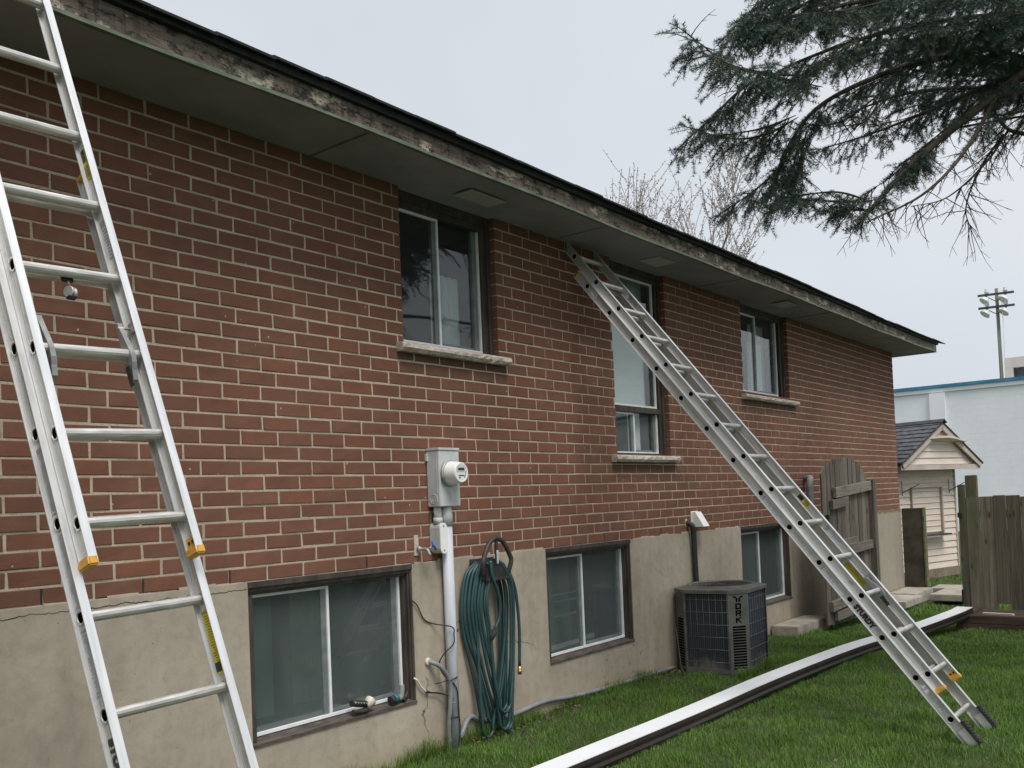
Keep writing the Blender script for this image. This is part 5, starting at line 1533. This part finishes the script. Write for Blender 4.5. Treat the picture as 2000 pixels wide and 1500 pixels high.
def twig(p, d, ln, r, droop, dens=1.0):
    k = max(3, int(ln / .066))
    pts = [p.copy()]
    for i in range(k):
        d = (d + Vector((R2.uniform(-.10, .10), R2.uniform(-.10, .10), -droop / k + R2.uniform(-.06, .06)))).normalized()
        pts.append(pts[-1] + d * (ln / k))
    wood.tube(pts, [max(.0016, r * (1 - .7 * i / k)) for i in range(k + 1)], 4, cap=False)
    for i in range(k):
        if i > 0 or ln < .2: seg_shoots.append((pts[i], pts[i + 1]))
        if i < 1: continue
        dd = (pts[i + 1] - pts[i]).normalized()
        for s in (-1, 1):
            if R2.random() > .82 * dens: continue
            side = dd.cross(Vector((R2.uniform(-.35, .35), R2.uniform(-.35, .35), 1))).normalized() * s
            sd = (dd * R2.uniform(.5, .9) + side * .75 + Vector((0, 0, R2.uniform(-.45, .1)))).normalized()
            l2 = R2.uniform(.09, .17) * (1.15 - .5 * i / k)
            a = pts[i]; b_ = a + sd * l2
            wood.tube([a, b_], [.0016, .001], 3, cap=False)
            shoot(a, sd, l2)
            if R2.random() < .35:
                sd2 = (sd + side.cross(dd) * R2.uniform(-.8, .8) + dd * .4).normalized()
                shoot(a.lerp(b_, .5), sd2, l2 * .6)
def bare_twigs(pts, r, n_, ln):
    for _ in range(n_):
        i = R2.randrange(len(pts) - 1)
        p = pts[i].lerp(pts[i + 1], R2.random())
        t = (pts[i + 1] - pts[i]).normalized()
        d = (t * R2.uniform(.2, .9) + Vector((R2.uniform(-1, 1), R2.uniform(-1, 1), R2.uniform(-1.0, .35)))).normalized()
        L_ = ln * R2.uniform(.35, 1.2)
        a = p; pp = [a]
        for k in range(4):
            d = (d + Vector((R2.uniform(-.25, .25), R2.uniform(-.25, .25), R2.uniform(-.3, .1)))).normalized()
            a = a + d * L_ / 4; pp.append(a)
        dry.tube(pp, [.0035, .003, .0024, .0018, .0012], 4, cap=False)
        for k in range(1, 4):
            if R2.random() < .6:
                d2 = (d + Vector((R2.uniform(-1, 1), R2.uniform(-1, 1), R2.uniform(-.8, .5)))).normalized()
                dry.tube([pp[k], pp[k] + d2 * L_ * .25], [.002, .001], 3, cap=False)
for nm, raw in LIMB.items():
    pts = smooth_path(raw, 7)
    bare = nm[0] == 'b'
    far_in = (Vector(raw[0]) - TRK).to_2d().length < 3.2 and raw[0][2] > 3.9 and raw[0][0] > 3.9
    full_pts = pts
    if far_in and nm not in ('b3', 'b4'):
        full_pts = smooth_path([(TRK.x, TRK.y, raw[0][2] + .45), tuple((Vector((TRK.x, TRK.y, raw[0][2] + .45)).lerp(Vector(raw[0]), .55) + Vector((0, 0, -.03)))) , raw[0]], 5)[:-1] + pts
    r0 = RAD.get(nm, .008)
    N = len(full_pts)
    rads = [max(.003, r0 * (1.25 - 1.0 * i / (N - 1))) for i in range(N)]
    if not far_in:
        for i in range(min(5, N)): rads[i] = min(rads[i], .0025 + .0012 * i)
    (wood if not bare else dry).tube(full_pts, rads, 7, cap=True)
    if bare:
        bare_twigs(pts, r0, 34 if nm in ('b1', 'b3', 'b4') else 16, .28)
        continue
    clen = sum((pts[i + 1] - pts[i]).length for i in range(len(pts) - 1))
    step = .05
    acc = 0
    total = 0
    for i in range(len(pts) - 1):
        sl = (pts[i + 1] - pts[i]).length
        acc += sl; total += sl
        t_ = total / clen
        if nm == 'a9' and t_ < .72: continue
        while acc > step:
            acc -= step
            p = pts[i].lerp(pts[i + 1], R2.random())
            dd = (pts[i + 1] - pts[i]).normalized()
            s = R2.choice((-1, 1))
            side = dd.cross(Vector((0, 0, 1))).normalized() * s
            d = (dd * R2.uniform(.35, .9) + side * R2.uniform(.25, .9) + Vector((0, 0, R2.uniform(-.75, .15)))).normalized()
            ln = R2.uniform(.14, .40) * (1.15 - .65 * t_) * (.7 if nm[:3] in ('a10', 'a11', 'a9') else 1)
            if R2.random() < .12: bare_twigs([p, p + d * .004], .003, 1, .3)
            else: twig(p, d, ln, .004, R2.uniform(.2, 1.0))
    for i in range(2, N - len(pts)):          # inner part of the bough, towards the trunk
        for _ in range(2):
            dd = (full_pts[i + 1] - full_pts[i]).normalized(); side = dd.cross(Vector((0, 0, 1))).normalized() * R2.choice((-1, 1))
            twig(full_pts[i].lerp(full_pts[i + 1], R2.random()), (dd * .6 + side * .8 + Vector((0, 0, R2.uniform(-.6, .1)))).normalized(), R2.uniform(.25, .5), .005, .6, .8)
    # leader
    twig(pts[-3], (pts[-1] - pts[-3]).normalized(), .16, .005, .1, 1.2)
    bare_twigs(pts, r0, 5, .30)
# boughs on the sides that face away from the photograph
for i in range(46):
    az = R2.uniform(0, 2 * math.pi); z = R2.uniform(2.6, 10.5)
    dirn = Vector((math.cos(az), math.sin(az), 0))
    reach = 3.2 * (1 - (z - 2.6) / 9.5) + .5
    end = TRK + dirn * reach + Vector((0, 0, z - .35))
    w_ = pix(end)
    mid_ = TRK + dirn * reach * .6 + Vector((0, 0, z + .05))
    w2_ = pix(mid_)
    if any(w is not None and w[0] < 2120 and w[1] > -260 for w in (w_, w2_)): continue
    if any(w is not None and w[0] < 2060 and w[1] > -700 for w in (w_, w2_)): continue
    pts = smooth_path([TRK + Vector((0, 0, z)), mid_, end], 5)
    wood.tube(pts, [.03 * (1.1 - i_ / len(pts)) for i_ in range(len(pts))], 5)
    for p, q_ in zip(pts[2:-1], pts[3:]):
        for _ in range(1):
            dd = (q_ - p).normalized(); side = dd.cross(Vector((0, 0, 1))) * R2.choice((-1, 1))
            twig(p.lerp(q_, R2.random()), (dd * .6 + side * .7 + Vector((0, 0, R2.uniform(-.6, .1)))).normalized(), R2.uniform(.4, .7), .006, .6, .6)
spr.part('bough', wood, 'bark_spruce')
spr.part('dead_twigs', dry, 'bark_spruce')
# needles, one thin face each
P0 = np.array([s[0][:] for s in seg_shoots]); P1 = np.array([s[1][:] for s in seg_shoots])
ln = np.linalg.norm(P1 - P0, axis=1)
cnt = np.maximum(6, (ln * 800).astype(int))
cap_ = 1000000
print('needles', cnt.sum(), len(cnt))
if cnt.sum() > cap_: cnt = np.maximum(4, (cnt * cap_ / cnt.sum()).astype(int))
idx = np.repeat(np.arange(len(P0)), cnt)
t = rng.random(len(idx))[:, None]
base = P0[idx] * (1 - t) + P1[idx] * t
ax_ = (P1 - P0)[idx]; ax_ /= np.linalg.norm(ax_, axis=1)[:, None]
rv = rng.normal(size=base.shape)
perp = rv - (rv * ax_).sum(1)[:, None] * ax_; perp /= np.linalg.norm(perp, axis=1)[:, None]
perp[:, 2] += .25
dirn = perp * .95 + ax_ * rng.uniform(.25, .7, (len(idx), 1)); dirn /= np.linalg.norm(dirn, axis=1)[:, None]
nlen = rng.uniform(.018, .028, (len(idx), 1))
wv_ = np.cross(dirn, rng.normal(size=base.shape)); wv_ /= np.linalg.norm(wv_, axis=1)[:, None]
hw = .0015
V = np.stack([base - wv_ * hw, base + wv_ * hw, base + dirn * nlen], 1).reshape(-1, 3)
def tri_mesh(name, V, mat, loc=(0, 0, 0)):
    V = V - np.array(loc)
    me = bpy.data.meshes.new(name)
    nt = len(V) // 3
    me.vertices.add(len(V)); me.loops.add(len(V)); me.polygons.add(nt)
    me.vertices.foreach_set('co', V.astype(np.float32).ravel())
    me.loops.foreach_set('vertex_index', np.arange(len(V), dtype=np.int32))
    me.polygons.foreach_set('loop_start', np.arange(0, len(V), 3, dtype=np.int32))
    me.polygons.foreach_set('loop_total', np.full(nt, 3, np.int32))
    me.materials.append(MATS[mat]); me.update(); me.validate()
    return me
o = link(bpy.data.objects.new('crown', tri_mesh('crown', V, 'needles', TRK)), spr.o)
o['kind'] = 'stuff'

# ------------------------------------------------------------------ grass and leaf litter
def grass_patch(n_, x0, x1, y0, y1, hmin, hmax, wdt, keep=None):
    x = rng.uniform(x0, x1, n_); y = rng.uniform(y0, y1, n_)
    cl = np.sin(x * 7.3 + 2 * np.sin(y * 5.1)) * np.sin(y * 8.7 + 1.7 * np.sin(x * 3.9))
    m_ = rng.random(n_) < .72 + .28 * cl
    if keep is not None: m_ &= keep(x, y)
    x, y, cl = x[m_], y[m_], cl[m_]
    z = np.array([hgt(a, b_) for a, b_ in zip(x, y)]) - .004
    k = len(x)
    h = rng.uniform(hmin, hmax, k) * (1 + .35 * cl)
    az = rng.uniform(0, 2 * np.pi, k); lean = rng.uniform(.15, .95, k) * h
    dx, dy = np.cos(az), np.sin(az)
    wx, wy = -dy * wdt * rng.uniform(.6, 1.2, k), dx * wdt * rng.uniform(.6, 1.2, k)
    b0 = np.stack([x - wx, y - wy, z], 1); b1_ = np.stack([x + wx, y + wy, z], 1)
    mx, my, mz = x + dx * lean * .35, y + dy * lean * .35, z + h * .6
    m0 = np.stack([mx - wx * .7, my - wy * .7, mz], 1); m1 = np.stack([mx + wx * .7, my + wy * .7, mz], 1)
    tp_ = np.stack([x + dx * lean, y + dy * lean, z + h * .92], 1)
    return b0, b1_, m0, m1, tp_
def blades_mesh(name, sets, mat):
    b0, b1_, m0, m1, tp_ = [np.concatenate([s[i] for s in sets]) for i in range(5)]
    k = len(b0)
    V = np.stack([b0, b1_, m1, m0, tp_], 1).reshape(-1, 3)
    me = bpy.data.meshes.new(name)
    me.vertices.add(5 * k); me.loops.add(7 * k); me.polygons.add(2 * k)
    me.vertices.foreach_set('co', V.astype(np.float32).ravel())
    o5 = (np.arange(k) * 5)[:, None]
    li = np.concatenate([o5 + np.array([[0, 1, 2, 3]]), o5 + np.array([[3, 2, 4]])], 1).ravel()
    me.loops.foreach_set('vertex_index', li.astype(np.int32))
    st_ = np.stack([np.arange(k) * 7, np.arange(k) * 7 + 4], 1).ravel()
    me.polygons.foreach_set('loop_start', st_.astype(np.int32))
    me.polygons.foreach_set('loop_total', np.tile([4, 3], k).astype(np.int32))
    me.materials.append(MATS[mat]); me.update(); me.validate()
    return me
def not_built(x, y):
    k = y < -.012 - .11 * (np.sin(x * 3.1) * .5 + .5) * (np.sin(x * 1.3 + 1) > -.2)
    k &= ~((x > 4.66) & (x < 5.5) & (y > -.72))
    k &= ~((x > 7.0) & (x < 8.02) & (y > -.34))
    k &= ~((x > 8.5) & (x < 9.42) & (y < -1.55))
    k &= ~((x > 2.2) & (x < 3.1) & (y > -.22) & (np.sin(x * 31) * np.sin(y * 47) > -.4))
    k &= ~((x > 4.2) & (x < 4.75) & (y > -.3) & (np.sin(x * 31) * np.sin(y * 47) > -.5))
    k &= ~((x > 11.3) & (x < 13.1) & (y > -1.18) & (y < -.3))
    k &= ~((x > 10.3) & (x < 11.2) & (y > -.55))
    return k
sets = [grass_patch(150000, .2, 3.2, -3.3, 0, .018, .050, .0015, not_built),
        grass_patch(165000, 3.2, 6.5, -3.7, 0, .018, .048, .0017, not_built),
        grass_patch(70000, 6.5, 9.9, -3.2, 0, .020, .050, .0023, not_built),
        grass_patch(45000, 9.4, 15.5, -2.6, .3, .03, .065, .0036, not_built),
        grass_patch(24000, -3, 8, -7, -3.3, .025, .06, .0035, not_built),
        grass_patch(2600, .2, 2.4, -.09, -.02, .05, .14, .0016),
        grass_patch(2200, 2.4, 4.6, -.10, -.02, .04, .11, .0016),
        grass_patch(1600, 4.6, 5.6, -.80, -.69, .05, .10, .0018),
        grass_patch(900, 7.0, 9.2, -.42, -.33, .04, .09, .002)]
o = link(bpy.data.objects.new('lawn_grass', blades_mesh('lawn_grass', sets, 'grass')))
props(o, 'short green lawn grass covering the yard', 'grass', kind='stuff')
lf = MB()
R3 = random.Random(4)
def litter(n_, x0, x1, y0, y1, s0=.012, s1=.032):
    for _ in range(n_):
        x, y = R3.uniform(x0, x1), R3.uniform(y0, y1)
        z = hgt(x, y) + R3.uniform(.004, .035)
        a = R3.uniform(0, 2 * math.pi); s = R3.uniform(s0, s1)
        u_ = Vector((math.cos(a), math.sin(a), R3.uniform(-.5, .5))) * s
        v_ = Vector((-math.sin(a), math.cos(a), R3.uniform(-.5, .5))) * s * .5
        c_ = Vector((x, y, z))
        lf.add([c_ - u_, c_ - v_ * .9 - u_ * .1, c_ + u_, c_ + v_ * .9 + Vector((0, 0, s * .4))], [(0, 1, 2, 3)])
litter(110, 2.2, 3.1, -.20, -.03, .006, .020); litter(100, 4.15, 4.75, -.28, -.03, .006, .020); litter(60, 1.85, 2.25, -.14, -.03); litter(60, 7.6, 9.3, -1.3, -.5); litter(110, .3, 9, -2.4, -.3, .008, .018); litter(60, 8.7, 9.3, -2.6, -1.8)
o = link(bpy.data.objects.new('leaf_litter', lf.mesh('leaf_litter', 'leaf_litter')))
props(o, 'dry brown leaves scattered along the foot of the wall', 'leaves', kind='stuff')
